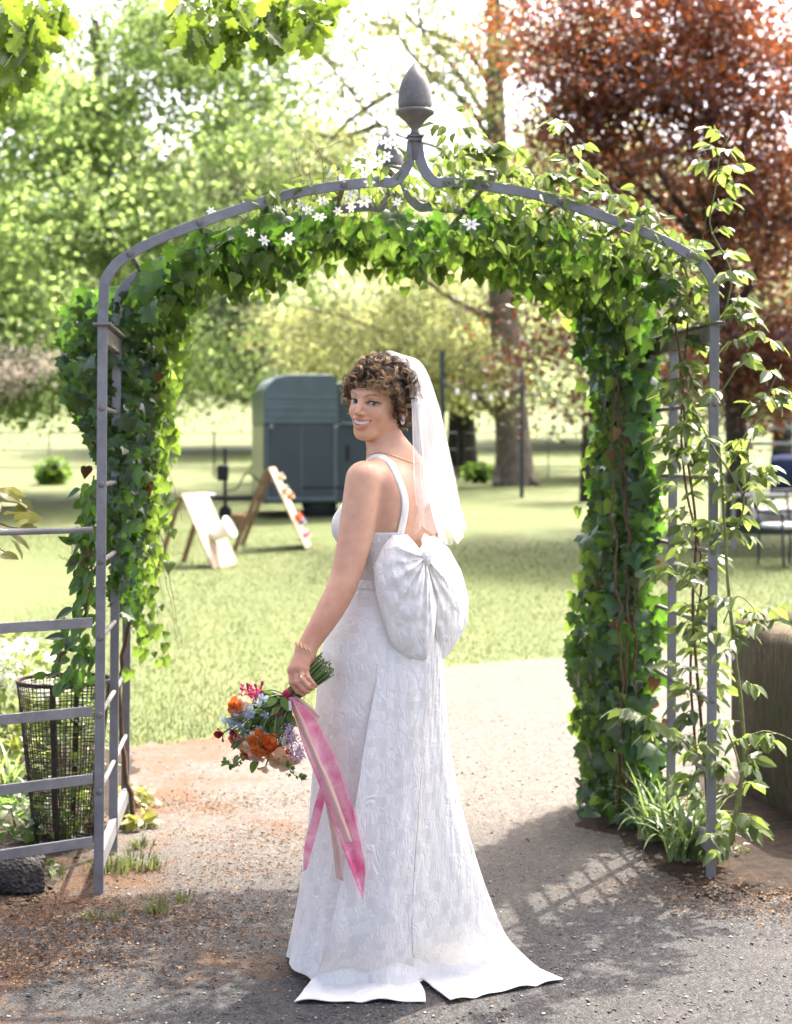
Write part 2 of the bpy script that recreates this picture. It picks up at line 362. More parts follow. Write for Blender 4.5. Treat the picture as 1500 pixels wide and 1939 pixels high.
tag(pebbles('soil_crumbs', 7000, reg_bed, .003, .014, M_CRUMB), 'crumbs of dark soil and bark in the beds', 'soil', kind='stuff')
def litter(name, n, reg, L, mat):
    xy = reg(n); a = RNG.random(n)*6.28; l = L*(.3+RNG.random(n)); w = .0012+.0016*RNG.random(n)
    d = np.stack([np.cos(a), np.sin(a), .25*RNG.random(n)], 1); q = np.stack([-np.sin(a), np.cos(a), .5*RNG.random(n)], 1)
    b = np.stack([xy[:, 0], xy[:, 1], .006+.006*RNG.random(n)], 1); u = np.array((0, 0, 1.0))
    V = np.stack([b-d*l[:, None]/2, b+q*w[:, None]+u*.002, b+d*l[:, None]/2, b-q*w[:, None]], 1).reshape(-1, 3)
    i = np.arange(n)[:, None]*4
    return obj(name, meshdata(name, V, np.concatenate([i+np.array([[0, 1, 2]]), i+np.array([[0, 2, 3]])]), False, np.repeat(RNG.random(n), 4)), mat)
def reg_lit(n):
    P0 = np.zeros((0, 2)); cen = np.array([(-.55, 5.55), (-.75, 5.15), (-1.0, 4.75), (-.85, 4.5), (-1.15, 4.45), (-.5, 6.0), (-.8, 6.6), (-.1, 6.6), (-.6, 4.9), (1.2, 5.15), (.95, 5.3), (1.35, 5.0), (-1.2, 5.0), (1.5, 5.25), (-1.1, 4.6), (-.95, 4.9)])
    c = cen[RNG.integers(0, len(cen), n)]; return c+RNG.normal(0, 1, (n, 2))*np.array((.2, .13))
tag(litter('tree_litter', 15000, reg_lit, .014, M_LIT), 'dry brown catkins and needles drifted on the drive', 'litter', kind='stuff')
tag(litter('fallen_debris', 1100, reg_path, .022, M_LIT), 'fine brown bits strewn thinly over the tarmac', 'litter', kind='stuff')
# a few pale fallen leaves and weeds on the drive
def weed_reg(x, y): return np.ones(len(x), bool)
def tuft(c, n, h, sp):
    a = RNG.random(n)*6.28; r = RNG.random(n)*sp; b = np.stack([c[0]+r*np.cos(a), c[1]+r*np.sin(a), np.full(n, .004)], 1)
    d = np.stack([np.cos(a), np.sin(a), 0*a], 1); q = np.stack([-np.sin(a), np.cos(a), 0*a], 1); hh = h*(.5+.7*RNG.random(n))
    mid = b+d*(hh*.25)[:, None]+np.array((0, 0, 1))*(hh*.65)[:, None]; tip = b+d*(hh*.8)[:, None]+np.array((0, 0, 1))*(hh*.8)[:, None]; w = .0022
    V = np.stack([b-q*w, b+q*w, mid+q*w*.8, mid-q*w*.8, tip], 1).reshape(-1, 3); i = np.arange(n)[:, None]*5
    F = np.concatenate([i+np.array([[0, 1, 2]]), i+np.array([[0, 2, 3]]), i+np.array([[3, 2, 4]])])
    return V, F, np.repeat(RNG.random(n), 5)
for px, py, n, h, lab in ((300, 1728, 60, .05, 'small green grass tuft in the shaded litter beside the fence post of the arch'), (345, 1705, 35, .035, 'low grass tuft on the edge of the shade by the arch'), (215, 1738, 26, .03, 'thin grass sprig in brown litter near the dark stone'), (170, 1740, 24, .03, 'short weed sprig in brown litter below the fence'),
                          (205, 1650, 90, .06, 'sunlit pale grass tuft at the foot of the arch post with the fence'), (250, 1640, 120, .055, 'bushy pale grass in sun between arch post and drive'), (290, 1645, 70, .05, 'sparse sunlit grass at the edge of the drive'), (268, 1605, 60, .045, 'little grass tuft inside the arch side next to the bin'), (105, 1660, 30, .05, 'green weed beside the dark pumice stone')):
    c = Pz(px, py, 0.004); V, F, va = tuft((c.x, c.y), n, h, .05 if n < 80 else .1)
    tag(obj('grass_tuft', meshdata('grass_tuft', V, F, False, va), M_BLADE), lab, 'grass tuft', 'grass tufts along the drive')
# ================================================================== GARDEN ARCH
def mat_metal(name, a, b, rough=.5):
    t = NT(name); o = t.geo(); n1 = t.noise(9, 8, .7, o).outputs[0]; n2 = t.noise(70, 5, .7, o).outputs[0]
    c = t.ramp(n1, [(.3, a), (.7, b)]); c = t.mix(t.ramp(n2, [(.55, (0, 0, 0)), (.8, (.5, .5, .5))]), c, (.3, .29, .275))
    return t.surf(t.bsdf(c, rough, .5, .35, t.bump(n2, .25, .002)))
M_ZINC = mat_metal('weathered_zinc', (.13, .132, .138), (.23, .232, .238))
M_LEAD = mat_metal('dark_leaded_metal', (.085, .08, .077), (.2, .19, .18), .6)
U = np.array((math.cos(math.radians(5)), math.sin(math.radians(5)), 0)); W = np.array((-U[1], U[0], 0)); A0 = np.array((.0535, 5.335, 0)); DEP = 1.06; HW = 1.035
def AP(s, d, z): return A0+U*(s+.007*(z-1.0))+W*d+np.array((0, 0, z+.010*(s+HW)*(z > .01)))
def on_front(px, py):
    """pixel -> (s, z) on the front plane of the arch"""
    k = (px-CX)/FPX; s = (k*A0[1]-A0[0])/(U[0]-k*U[1]); Y = A0[1]+s*U[1]; return s, CAMZ-(py-HY)/FPX*Y
HP = [on_front(*p) for p in ((196, 611), (195, 560), (198, 535), (208, 510), (230, 489), (289, 456), (364, 426), (430, 402), (480, 386), (560, 364), (650, 350), (715, 344))]
HP[0] = (-HW, HP[0][1]); HP[1] = (-HW, HP[1][1])
HP = [(min(s, s) if i > 2 else -HW+.003*i, z-.010*(s+HW)) for i, (s, z) in enumerate(HP)]
OG = [(-.078, HP[-1][1]-.002), (-.045, HP[-1][1]+.022), (-.020, HP[-1][1]+.068), (-.011, HP[-1][1]+.118), (-.010, HP[-1][1]+.135)]
half = HP+OG
arch = empty('garden_arch', tuple(A0), 'grey metal garden arch with ogee top and acorn finials over the path', 'garden arch')
def hoop(d):
    for sg in (-1, 1):
        pts = cr([(-HW, 0, 0)]*0+[AP(sg*abs(s) if sg > 0 else s, d, z) for s, z in half], 90)
        MB().bar(pts, .034, .013, W).build('hoop_bar', M_ZINC, arch)
for d in (0, DEP/2, DEP): hoop(d)
ztop = HP[0][1]
for sg in (-1, 1):
    for d in (0, DEP/2, DEP):
        MB().bar([AP(sg*HW, d, -.12), AP(sg*HW, d, .6), AP(sg*HW, d, 1.2), AP(sg*HW, d, ztop)], .032, .014, W).build('post', M_ZINC, arch)
    # top plate, its channel below and the bottom rail
    zb = ztop-.006
    c = AP(sg*HW, DEP/2, zb); R = np.stack([U, W, (0, 0, 1)], 1)
    MB().box(c, (.062, DEP+.05, .010), R, .002).build('cap_plate', M_LEAD, arch)
    MB().box(c-np.array((0, 0, .034)), (.026, DEP-.02, .056), R, .002).build('side_channel', M_LEAD, arch)
    c = AP(sg*HW, DEP/2, .105); MB().box(c, (.024, DEP+.01, .062), R, .002).build('bottom_rail', M_ZINC, arch)
    for k in range(6):
        z = 1.612-.254*k
        MB().tube([AP(sg*HW, -.004, z), AP(sg*HW, DEP+.004, z)], .0085, 10).build('rung', M_LEAD, arch)
        for d, f in ((0, -1), (DEP, 1)):
            c = AP(sg*HW, d+f*.0065, z); MB().lathe([(.011, 0), (.011, .002), (.008, .005), (.001, .0062)], c, 14, np.stack([U, (0, 0, 1), W*f], 1)).build('bolt', M_LEAD, arch)
HPa = np.array(HP)
for px in (243, 372, 500, 645):
    s0 = on_front(px, 450)[0]; i = np.argmin(np.abs(cr([(a, b, 0) for a, b in HP], 200)[:, 0]-s0)); s0, z0, _ = cr([(a, b, 0) for a, b in HP], 200)[i]
    for sg in (-1, 1):
        MB().tube([AP(sg*abs(s0), -.004, z0), AP(sg*abs(s0), DEP+.004, z0)], .0085, 10).build('purlin_rod', M_LEAD, arch)
        c = AP(sg*abs(s0), -.0065, z0); MB().lathe([(.012, 0), (.012, .002), (.009, .005), (.001, .0065)], c, 14, np.stack([U, (0, 0, 1), -W], 1)).build('bolt', M_LEAD, arch)
zt = OG[-1][1]
for d in (0, DEP):
    c = AP(0, d, zt)
    st = MB().lathe([(.012, -.06), (.014, -.02), (.016, .0)], c, 16).build('finial_stem', M_LEAD, arch)
    R = np.stack([U, W, (0, 0, 1)], 1)
    b = MB(); b.box(c+np.array((0, 0, .006)), (.046, .046, .012), R, .002); b.box(c+np.array((0, 0, .017)), (.056, .056, .008), R, .002); b.build('finial_plate', M_LEAD, arch)
    pr = [(.016, .021), (.0165, .030), (.013, .036), (.013, .043), (.018, .050), (.031, .066), (.044, .080), (.0615, .094), (.064, .100), (.061, .106), (.054, .108)]
    f = MB().lathe([(r*1.03, z) for r, z in pr], c, 40).build('finial_cup', M_LEAD, arch, True)
    pr = [(.048, .104), (.0545, .109), (.0575, .126), (.0575, .148), (.0545, .172), (.0475, .198), (.037, .221), (.0245, .241), (.012, .256), (.0075, .261), (.005, .266), (.001, .269)]
    MB().lathe(pr, c, 40).build('finial_acorn', M_LEAD, arch, True)
# ================================================================== CLIMBERS ON THE ARCH
M_IVY = leafmat('ivy_leaf', (.008, .026, .007), (.02, .056, .012), (.05, .1, .023), (.14, .31, .028), .28, .32, .5)
M_IVYY = leafmat('young_ivy_leaf', (.02, .052, .01), (.038, .082, .016), (.075, .115, .028), (.19, .31, .038), .4, .4, .4)
M_ROSE = leafmat('climbing_rose_leaf', (.042, .075, .022), (.072, .112, .036), (.12, .155, .056), (.22, .3, .06), .42, .42, .4)
M_CLEM = leafmat('clematis_leaf', (.038, .078, .016), (.065, .112, .026), (.11, .15, .04), (.21, .3, .05), .45, .4, .4)
M_STEM = plain('brown_vine_stem', (.11, .065, .04), .8, .2, 0, .4, 60, .4, 200)
M_GSTEM = plain('green_stem', (.14, .16, .05), .6, .3, 0, .35, 40)
M_PETAL = NT('white_petal'); M_PETAL = M_PETAL.surf(M_PETAL.n('ShaderNodeMixShader', {0: .3, 1: M_PETAL.bsdf((.82, .82, .78), .6, .2), 2: M_PETAL.n('ShaderNodeBsdfTranslucent', {'Color': (.8, .82, .7, 1)}).outputs[0]}).outputs[0])
M_YEL = plain('yellow_stamens', (.5, .42, .1), .7, .2)
hcurve = cr([(a, b, 0) for a, b in half[:-3]], 200)[:, :2]
full = np.concatenate([hcurve, hcurve[::-1]*np.array((-1, 1))])
def hz(s): return np.interp(np.abs(s), hcurve[::-1, 0]*-1, hcurve[::-1, 1])
def APv(s, d, z): return A0[None]+U[None]*s[:, None]+W[None]*d[:, None]+np.stack([0*z, 0*z, z], 1)
def vine(parent, pts, r0, r1, mat, name='stem', n=40, jit=.01):
    p = cr(pts, n); p[1:-1] += RNG.normal(0, jit, (n-2, 3))*.35
    return MB().tube(p, np.linspace(r0, r1, n), 6).build(name, mat, parent, True)
# ---- ivy over the crown, hanging in below the hoops
ivc = empty('ivy', tuple(AP(0, DEP/2, 2.1)), 'dark green ivy hanging thickly under the crown of the arch', 'ivy', 'ivy on the arch')
n = 1750; s = RNG.uniform(-.93, .92, n); d = RNG.beta(1.5, 1.2, n)*1.0+.12; zc = hz(s)
low = np.interp(s, [-1, -.8, -.6, -.42, -.2, 0, .22, .45, .65, .8, 1], [.26, .22, .20, .15, .15, .17, .2, .17, .18, .26, .30])*(.6+.55*RNG.random(n))
low = low*(.62+.22*np.sin(s*13+1)+.12*np.sin(s*29)); z = zc-.01-.95*low*RNG.random(n)**.8
kp = ~((np.abs(s) < .24) & (d < .62) & (z > zc-.075)); s, d, z, zc = s[kp], d[kp], z[kp], zc[kp]; n = len(s); pos = APv(s, d, z)
out = np.stack([.25*s, -np.ones(n)*.8, -.2+0*s], 1)+rnd(n, .45); tip = np.stack([0*s, -.25+0*s, -1+0*s], 1)+rnd(n, .38)
front = d < .75
leaves(ivc, IVY, pos, tip, out, .048+.045*RNG.random(n), M_IVY, 290, key=-d-.3*RNG.random(n)+(z < zc-.06)*.25)
# bright young hanging leaves along the lower fringe
n = 420; s = RNG.uniform(-.9, .9, n); d = RNG.uniform(.1, 1.1, n); z = hz(s)-np.interp(s, [-1, -.6, -.2, .2, .6, 1], [.19, .13, .095, .135, .125, .22])-.03*np.sin(s*13+1)-.09*RNG.random(n)**2.5
leaves(ivc, IVY2, APv(s, d, z), np.stack([0*s, -.2+0*s, -1+0*s], 1)+rnd(n, .3), np.stack([0*s, -1+0*s, .2+0*s], 1)+rnd(n, .5), .03+.03*RNG.random(n), M_IVYY, 0, rest='young_foliage')
for k in range(14):
    s0 = random.uniform(-.85, .8); d0 = random.uniform(.2, 1.0); z0 = float(hz(s0))-.05
    vine(ivc, [AP(s0, d0, z0), AP(s0+random.uniform(-.08, .08), d0, z0-.12), AP(s0+random.uniform(-.16, .16), d0-.05, z0-random.uniform(.2, .34))], .0022, .0008, M_GSTEM, 'tendril', 16)
# ---- ivy on the left side
ivl = empty('ivy', tuple(AP(-HW, DEP, 0)), 'glossy ivy trailing down the arch side next to the wire bin', 'ivy', 'ivy on the arch')
n = 1500; z = .88+1.2*RNG.random(n)**.75; wid = np.interp(z, [.85, 1.1, 1.4, 1.55, 1.75, 2.0, 2.15], [.02, .05, .075, .13, .19, .18, .1])
a = RNG.random(n)*6.28; rr = np.sqrt(RNG.random(n)); cs = np.interp(z, [.85, 1.4, 1.7, 2.0, 2.15], [-1.02, -1.01, -1.07, -1.08, -.98])
s = cs+wid*rr*np.cos(a); d = .78+.30*rr*np.sin(a); pos = APv(s, d, z)
out = np.stack([np.cos(a)*.8+.25, -.75+.3*np.sin(a), .1+0*a], 1)+rnd(n, .4); tip = np.stack([0*a, -.1+0*a, -1+0*a], 1)+rnd(n, .35)
leaves(ivl, IVY, pos, tip, out, .04+.035*RNG.random(n), M_IVY, 280, key=-d+.5*np.abs(np.cos(a))-.3*RNG.random(n))
n = 420; z = .62+1.35*RNG.random(n)**.7; s = np.interp(z, [.6, .9, 1.2, 1.6, 2.0], [-.95, -.95, -.94, -.92, -.86])+RNG.normal(0, .035, n); d = RNG.uniform(.7, 1.2, n)
leaves(ivl, IVY2, APv(s, d, z), np.stack([.2+0*s, -.1+0*s, -1+0*s], 1)+rnd(n, .35), np.stack([.4+0*s, -1+0*s, .1+0*s], 1)+rnd(n, .5), .028+.03*RNG.random(n), M_IVYY, 0, rest='young_foliage')
for k in range(10):
    z0 = random.uniform(.95, 1.7); s0 = random.uniform(-1.0, -.93); d0 = random.uniform(.7, 1.1)
    vine(ivl, [AP(s0, d0, z0+.25), AP(s0+.06, d0, z0+.05), AP(s0+.05+random.uniform(0, .08), d0, z0-random.uniform(.1, .35))], .002, .0008, M_STEM, 'trailing_shoot', 16)
vine(ivl, [AP(-1.0, 1.0, .02), AP(-1.06, 1.02, .5), AP(-1.0, .98, 1.0), AP(-1.05, 1.0, 1.6), AP(-.98, .9, 2.05)], .011, .006, M_STEM, 'stem', 40)
# ---- ivy on the right side, thick down to the ground
ivr = empty('ivy', tuple(AP(HW, DEP, 0)), 'dense ivy column covering the arch side by the log trough down to the ground', 'ivy', 'ivy on the arch')
n = 1600; z = .05+2.05*RNG.random(n); z = z+.05*np.sin(z*9); wid = np.interp(z, [0, .3, .8, 1.15, 1.4, 1.6, 1.9, 2.1], [.13, .14, .165, .13, .085, .10, .12, .15]); cs = np.interp(z, [0, .4, .8, 1.2, 1.5, 1.8, 2.1], [.96, .93, .93, .95, .965, .945, .90])
a = RNG.random(n)*6.28; rr = RNG.random(n)**.4; s = cs+wid*rr*np.cos(a); d = .98+.27*rr*np.sin(a)
zc_ = RNG.uniform(.02, 2.1, 105); ac_ = RNG.random(105)*6.28; k_ = RNG.integers(0, 105, n); mv = RNG.random(n) < .72; z = np.where(mv, zc_[k_]+RNG.normal(0, .065, n), z); a = np.where(mv, ac_[k_]+RNG.normal(0, .35, n), a); rr = np.where(mv, RNG.uniform(.7, 1.25, n), rr)
wid = np.interp(z, [0, .3, .8, 1.15, 1.4, 1.6, 1.9, 2.1], [.11, .12, .14, .10, .06, .07, .095, .13])*(1+.22*np.sin(z*11)+.14*np.sin(z*23+1)); cs = np.interp(z, [0, .4, .8, 1.2, 1.5, 1.8, 2.1], [.96, .93, .93, .95, .965, .945, .90]); z = np.maximum(z, .03); s = cs+wid*rr*np.cos(a); d = .98+.27*rr*np.sin(a); pos = APv(s, d, z)
out = np.stack([np.cos(a)*.7-.3, -.8+.4*np.sin(a), .15+0*a], 1)+rnd(n, .38); tip = np.stack([-.1+0*a, -.15+0*a, -1+0*a], 1)+rnd(n, .35)
leaves(ivr, IVY, pos, tip, out, .045+.055*RNG.random(n)**1.5, M_IVY, 290, key=-d-.25*RNG.random(n)-.6*(s > 1.0))
n = 520; z = .1+1.95*RNG.random(n); s = np.interp(z, [0, .4, .8, 1.2, 1.5, 1.8, 2.1], [.88, .85, .83, .88, .92, .90, .82])+RNG.normal(0, .03, n); d = RNG.uniform(.75, 1.25, n)
leaves(ivr, IVY2, APv(s, d, z), np.stack([-.2+0*s, -.1+0*s, -1+0*s], 1)+rnd(n, .35), np.stack([-.4+0*s, -1+0*s, .1+0*s], 1)+rnd(n, .5), .032+.035*RNG.random(n), M_IVYY, 0, rest='young_foliage')
for q in ((.93, .86), (.97, .95), (.9, 1.02)):
    vine(ivr, [AP(q[0], q[1], .0), AP(q[0]+.02, q[1], .6), AP(q[0]-.02, q[1]-.03, 1.1), AP(q[0]+.02, q[1]-.05, 1.6), AP(q[0]-.05, q[1], 2.1)], .014, .008, M_STEM, 'stem', 44, .02)
M_DEAD = leafmat('withered_ivy_leaf', (.04, .022, .012), (.075, .04, .018), (.12, .07, .03), (.15, .08, .03), .25, .7, .2)
for par, cs0, n in ((ivr, .93, 34), (ivl, -1.03, 16)):
    z = RNG.uniform(.3, 2.0, n) if par is ivr else RNG.uniform(1.1, 2.0, n); s = cs0+RNG.normal(0, .07, n); d = RNG.uniform(.62, 1.0, n)
    leaves(par, IVY2, APv(s, d, z), np.stack([0*s, -.1+0*s, -1+0*s], 1)+rnd(n, .4), np.stack([0*s, -1+0*s, .1+0*s], 1)+rnd(n, .5), .035+.03*RNG.random(n), M_DEAD, 0, rest='withered_leaves')
for k in range(3):
    s0 = random.uniform(.86, 1.02); d0 = random.uniform(.66, .8); vine(ivr, [AP(s0, d0, random.uniform(.0, .5)), AP(s0+random.uniform(-.04, .04), d0-.02, .9), AP(s0+random.uniform(-.06, .06), d0, 1.4), AP(s0-.03, d0, random.uniform(1.7, 2.1))], .006, .003, M_STEM, 'stem', 30, .02)
# ---- pale leaved rose on the right: canes with compound leaves
rose = empty('climbing_rose', tuple(P(1378, 1600, 5.38)), 'pale green climbing rose with thorny canes beside the log trough', 'climbing rose')
canes = [([(1378, 1612, 5.36), (1392, 1540, 5.36), (1408, 1440, 5.36), (1404, 1340, 5.36), (1392, 1240, 5.36), (1380, 1120, 5.37), (1372, 1000, 5.38), (1366, 900, 5.40), (1360, 830, 5.42)], .0075, .005),
         ([(1386, 1600, 5.38), (1400, 1530, 5.38), (1404, 1470, 5.38), (1388, 1410, 5.4), (1370, 1370, 5.42)], .005, .003),
         ([(1380, 1022, 5.37), (1402, 985, 5.36), (1408, 945, 5.36), (1390, 905, 5.36), (1360, 862, 5.37), (1335, 820, 5.40), (1310, 760, 5.45)], .004, .003),
         ([(1405, 945, 5.36), (1420, 900, 5.35), (1416, 850, 5.34), (1440, 790, 5.32), (1462, 730, 5.3), (1480, 690, 5.3)], .0035, .0018),
         ([(1345, 1600, 5.6), (1335, 1450, 5.62), (1322, 1300, 5.62), (1312, 1150, 5.62), (1318, 1000, 5.6), (1300, 850, 5.6), (1290, 700, 5.6), (1270, 560, 5.58)], .0065, .004),
         ([(1330, 1600, 5.7), (1316, 1400, 5.7), (1308, 1250, 5.7), (1330, 1080, 5.68), (1300, 930, 5.66), (1290, 800, 5.64), (1300, 640, 5.62), (1310, 540, 5.6)], .0055, .0035),
         ([(1365, 620, 5.45), (1385, 520, 5.42), (1345, 430, 5.4), (1355, 360, 5.38), (1362, 300, 5.36), (1382, 255, 5.36)], .004, .0018),
         ([(1310, 540, 5.6), (1260, 440, 5.55), (1180, 390, 5.5), (1090, 345, 5.45), (1000, 330, 5.42)], .004, .0018),
         ([(1290, 560, 5.6), (1230, 470, 5.6), (1140, 420, 5.6), (1040, 390, 5.6), (930, 380, 5.62)], .004, .0018),
         ([(1368, 740, 5.36), (1400, 690, 5.34), (1430, 640, 5.33), (1450, 600, 5.32)], .003, .0015),
         ([(1370, 1180, 5.37), (1395, 1130, 5.36), (1425, 1150, 5.35), (1448, 1195, 5.35)], .0025, .0015),
         ([(1404, 1440, 5.36), (1425, 1410, 5.34), (1440, 1385, 5.33), (1480, 1392, 5.32), (1515, 1410, 5.32)], .0025, .0014),
         ([(1345, 1450, 5.4), (1290, 1400, 5.38), (1240, 1370, 5.36), (1190, 1340, 5.35)], .0025, .0014),
         ([(1340, 1150, 5.42), (1290, 1090, 5.4), (1240, 1080, 5.38)], .0025, .0014),
         ([(1100, 345, 5.45), (1075, 300, 5.44), (1070, 255, 5.44), (1078, 225, 5.45)], .002, .0009),
         ([(920, 330, 5.42), (905, 280, 5.42), (862, 300, 5.42), (862, 190, 5.42)], .002, .0009)]
LP, LT, LN, LS = [], [], [], []
def compound(b, dr, L, k=2, ls=.05):
    """a stalk with pairs of leaflets and one at the tip"""
    dr = unit(dr); side = unit(np.cross(dr, (0, 0, 1))+RNG.normal(0, .2, 3)); up = np.cross(side, dr)
    tipb = np.asarray(b)+dr*L+np.array((0, 0, -.25*L)); ld = unit(dr+np.array((0, 0, -.6)))
    LP.append(tipb); LT.append(ld); LN.append(up+RNG.normal(0, .3, 3)); LS.append(ls*random.uniform(.9, 1.25))
    for i in range(k):
        q = np.asarray(b)+dr*L*(.45+.35*i)+np.array((0, 0, -.25*L*(.45+.35*i)**2))
        for sg in (-1, 1):
            LP.append(q); LT.append(unit(side*sg+dr*.5+np.array((0, 0, -.55))+RNG.normal(0, .15, 3))); LN.append(up+RNG.normal(0, .35, 3)); LS.append(ls*random.uniform(.75, 1.1))
    return [tuple(b), tuple(np.asarray(b)+dr*L*.5-np.array((0, 0, .06*L))), tuple(tipb)]
stk = MB(); thorns = MB()
for ci, (pts, r0, r1) in enumerate(canes):
    w = [P(*p) for p in pts]; L = sum((w[i+1]-w[i]).length for i in range(len(w)-1)); c = cr(w, max(14, int(L*30)))
    MB().tube(c, np.linspace(r0, r1, len(c)), 7).build('cane', M_GSTEM if ci not in (4, 5) else M_STEM, rose, True)
    if ci in (0, 1):
        for q in c[::2]: thorns.tube([q, q+RNG.normal(0, 1, 3)*.004+np.array((.009*random.choice((-1, 1)), -.003, .001))], [.0018, .0002], 4)
    k = int(L/(.034 if ci not in (0, 1) else .10))
    for i in range(k):
        b = c[int(RNG.random()*(len(c)-1))]; az = RNG.random()*6.28
        stk.tube(compound(b, (math.cos(az)*1.0+.25*(ci in (3, 6, 9)), math.sin(az)*.7-.25, random.uniform(-.1, .7)), random.uniform(.05, .1), 2, .045), [.0011, .001, .0007], 4)
stk.build('leaf_stalks', M_GSTEM, rose)['kind'] = 'stuff'; thorns.build('thorns', M_STEM, rose)['kind'] = 'stuff'
LP, LT, LN, LS = map(np.array, (LP, LT, LN, LS))
leaves(rose, OVATE, LP, LT, LN, LS*1.35, M_ROSE, 295, name='leaflet')
# ---- clematis: pale foliage over the right crown, white stars at the left
clem = empty('clematis', tuple(AP(.2, .3, 2.35)), 'white flowered clematis with pale leaves sprawling over the arch top', 'clematis')
n = 1150; s = np.concatenate([RNG.uniform(.1, 1.02, 900), RNG.uniform(-.55, .05, 250)]); d = RNG.uniform(-.05, .7, n)
h = np.where(s > .1, .17*RNG.random(n)**1.5-.20*RNG.random(n)**1.3*(s > .25), .13*RNG.random(n)**1.3*np.exp(-((s+.12)/.2)**2)+.02*RNG.random(n))
z = hz(s)+h+.01; pos = APv(s, d, z)
leaves(clem, OVATE, pos, np.stack([.2*np.sign(s), -.35+0*s, -.7+0*s], 1)+rnd(n, .5), np.stack([0*s, -.7+0*s, .6+0*s], 1)+rnd(n, .5), .032+.03*RNG.random(n), M_CLEM, 240, key=-d-.3*RNG.random(n))
for k in range(26):
    s0 = random.uniform(.05, 1.0) if k < 19 else random.uniform(-.4, 0); z0 = float(hz(s0)); d0 = random.uniform(0, .3)
    hgt = random.uniform(.08, .24)
    vine(clem, [AP(s0, d0, z0), AP(s0+random.uniform(-.05, .05), d0-.02, z0+hgt*.6), AP(s0+random.uniform(-.12, .12), d0-.02, z0+hgt)], .0016, .0007, random.choice((M_STEM, M_GSTEM)), 'shoot', 14)
dead = MB()
for k in range(160):
    s0 = random.gauss(-.22, .14); d0 = random.uniform(.02, .4); q = np.array(AP(s0, d0, float(hz(s0))+random.uniform(-.07, .06)))
    e = RNG.normal(0, .035, 3); dead.tube([q, q+e*.5+np.array((0, 0, .004)), q+e], [.0012, .001, .0006], 4)
dead.build('tangled_stems', M_STEM, clem)['kind'] = 'stuff'
petal = leafproto([(.10, .12), (.2, .4), (.22, .62), (.10, .92)], fold=.1, droop=.1)
pet_me = meshdata('petal', petal[0], petal[1], True); pet_me.materials.append(M_PETAL)
def star_flower(c, face, r, npet=6, parent=clem):
    cen = empty('flower', tuple(c), parent=None); cen.parent = parent; cen.matrix_parent_inverse = Matrix.Translation(parent.location).inverted()
    face = unit(face); x = unit(np.cross(face, (0, 0, 1))); y = np.cross(face, x)
    for k in range(npet):
        a = k*2*math.pi/npet+RNG.normal(0, .08); t = unit(x*math.cos(a)+y*math.sin(a)+face*.12); R = frames(t[None], face[None])[0]
        o = bpy.data.objects.new('petal', pet_me); COL.objects.link(o); M = Matrix.Identity(4)
        for i in range(3):
            for j in range(3): M[i][j] = R[i, j]*r
            M[i][3] = c[i]
        o.parent = cen; o.matrix_parent_inverse = Matrix.Translation(cen.location).inverted(); o.matrix_basis = M
    b = MB(); b.lathe([(.14*r, 0), (.16*r, .08*r), (.08*r, .2*r), (.01*r, .22*r)], c, 10, np.stack([x, y, face], 1)); b.build('stamens', M_YEL, cen)
for px, py, Y, r in ((546, 452, 5.33, .026), (500, 455, 5.33, .022), (605, 411, 5.32, .026), (584, 398, 5.4, .022), (525, 395, 5.4, .02), (570, 385, 5.45, .02), (715, 305, 5.3, .027), (733, 296, 5.36, .022), (678, 313, 5.34, .027), (690, 330, 5.32, .022), (735, 270, 5.34, .024), (718, 266, 5.42, .022), (700, 345, 5.3, .02),
                     (662, 370, 5.3, .022), (690, 380, 5.3, .026), (665, 392, 5.34, .02), (753, 382, 5.28, .02), (893, 425, 5.28, .03), (680, 300, 5.45, .024), (610, 380, 5.45, .02), (466, 388, 5.4, .02), (400, 400, 5.4, .018), (850, 375, 5.4, .018), (475, 440, 5.45, .018), (640, 400, 5.4, .018), (705, 275, 5.5, .022), (660, 345, 5.5, .02), (752, 275, 5.5, .02)):
    star_flower(np.array(P(px, py, Y)), (RNG.normal(0, .35), -1, RNG.normal(.25, .3)), r)
# ---- broad leaved climber on the left front post
lc = empty('honeysuckle', tuple(P(165, 1290, 5.55)), 'green honeysuckle with pointed leaves climbing behind the fence end', 'climber')
n = 190; t_ = RNG.random(n); py = 905+390*t_; px = np.interp(py, [900, 1000, 1100, 1200, 1295], [172, 170, 165, 150, 135])+RNG.normal(0, 1, n)*np.interp(py, [900, 1050, 1200, 1295], [10, 10, 22, 30])
pos = np.array([P(min(a, 200), b, 5.42+.25*RNG.random()) for a, b in zip(px, py)])
leaves(lc, OVATE, pos, np.stack([-.4+0*t_, -.2+0*t_, -.8+0*t_], 1)+rnd(n, .45), np.stack([0*t_, -.8+0*t_, .5+0*t_], 1)+rnd(n, .5), .045+.03*RNG.random(n), M_IVY, 190)
vine(lc, [P(120, 1300, 5.5), P(112, 1250, 5.5), P(135, 1215, 5.5), P(165, 1150, 5.5), P(172, 1050, 5.5), P(165, 1000, 5.5), P(178, 900, 5.5)], .006, .003, M_STEM, 'stem')
vine(lc, [P(178, 1050, 5.45), P(160, 1045, 5.45), P(160, 1075, 5.45), P(182, 1074, 5.45)], .004, .003, M_STEM, 'curled_stem')
vine(lc, [P(182, 1050, 5.45), P(135, 1062, 5.45), P(110, 1052, 5.45)], .0012, .0008, M_STEM, 'tendril'); vine(lc, [P(140, 1020, 5.45), P(136, 1060, 5.45), P(142, 1125, 5.45)], .0012, .0008, M_STEM, 'tendril')
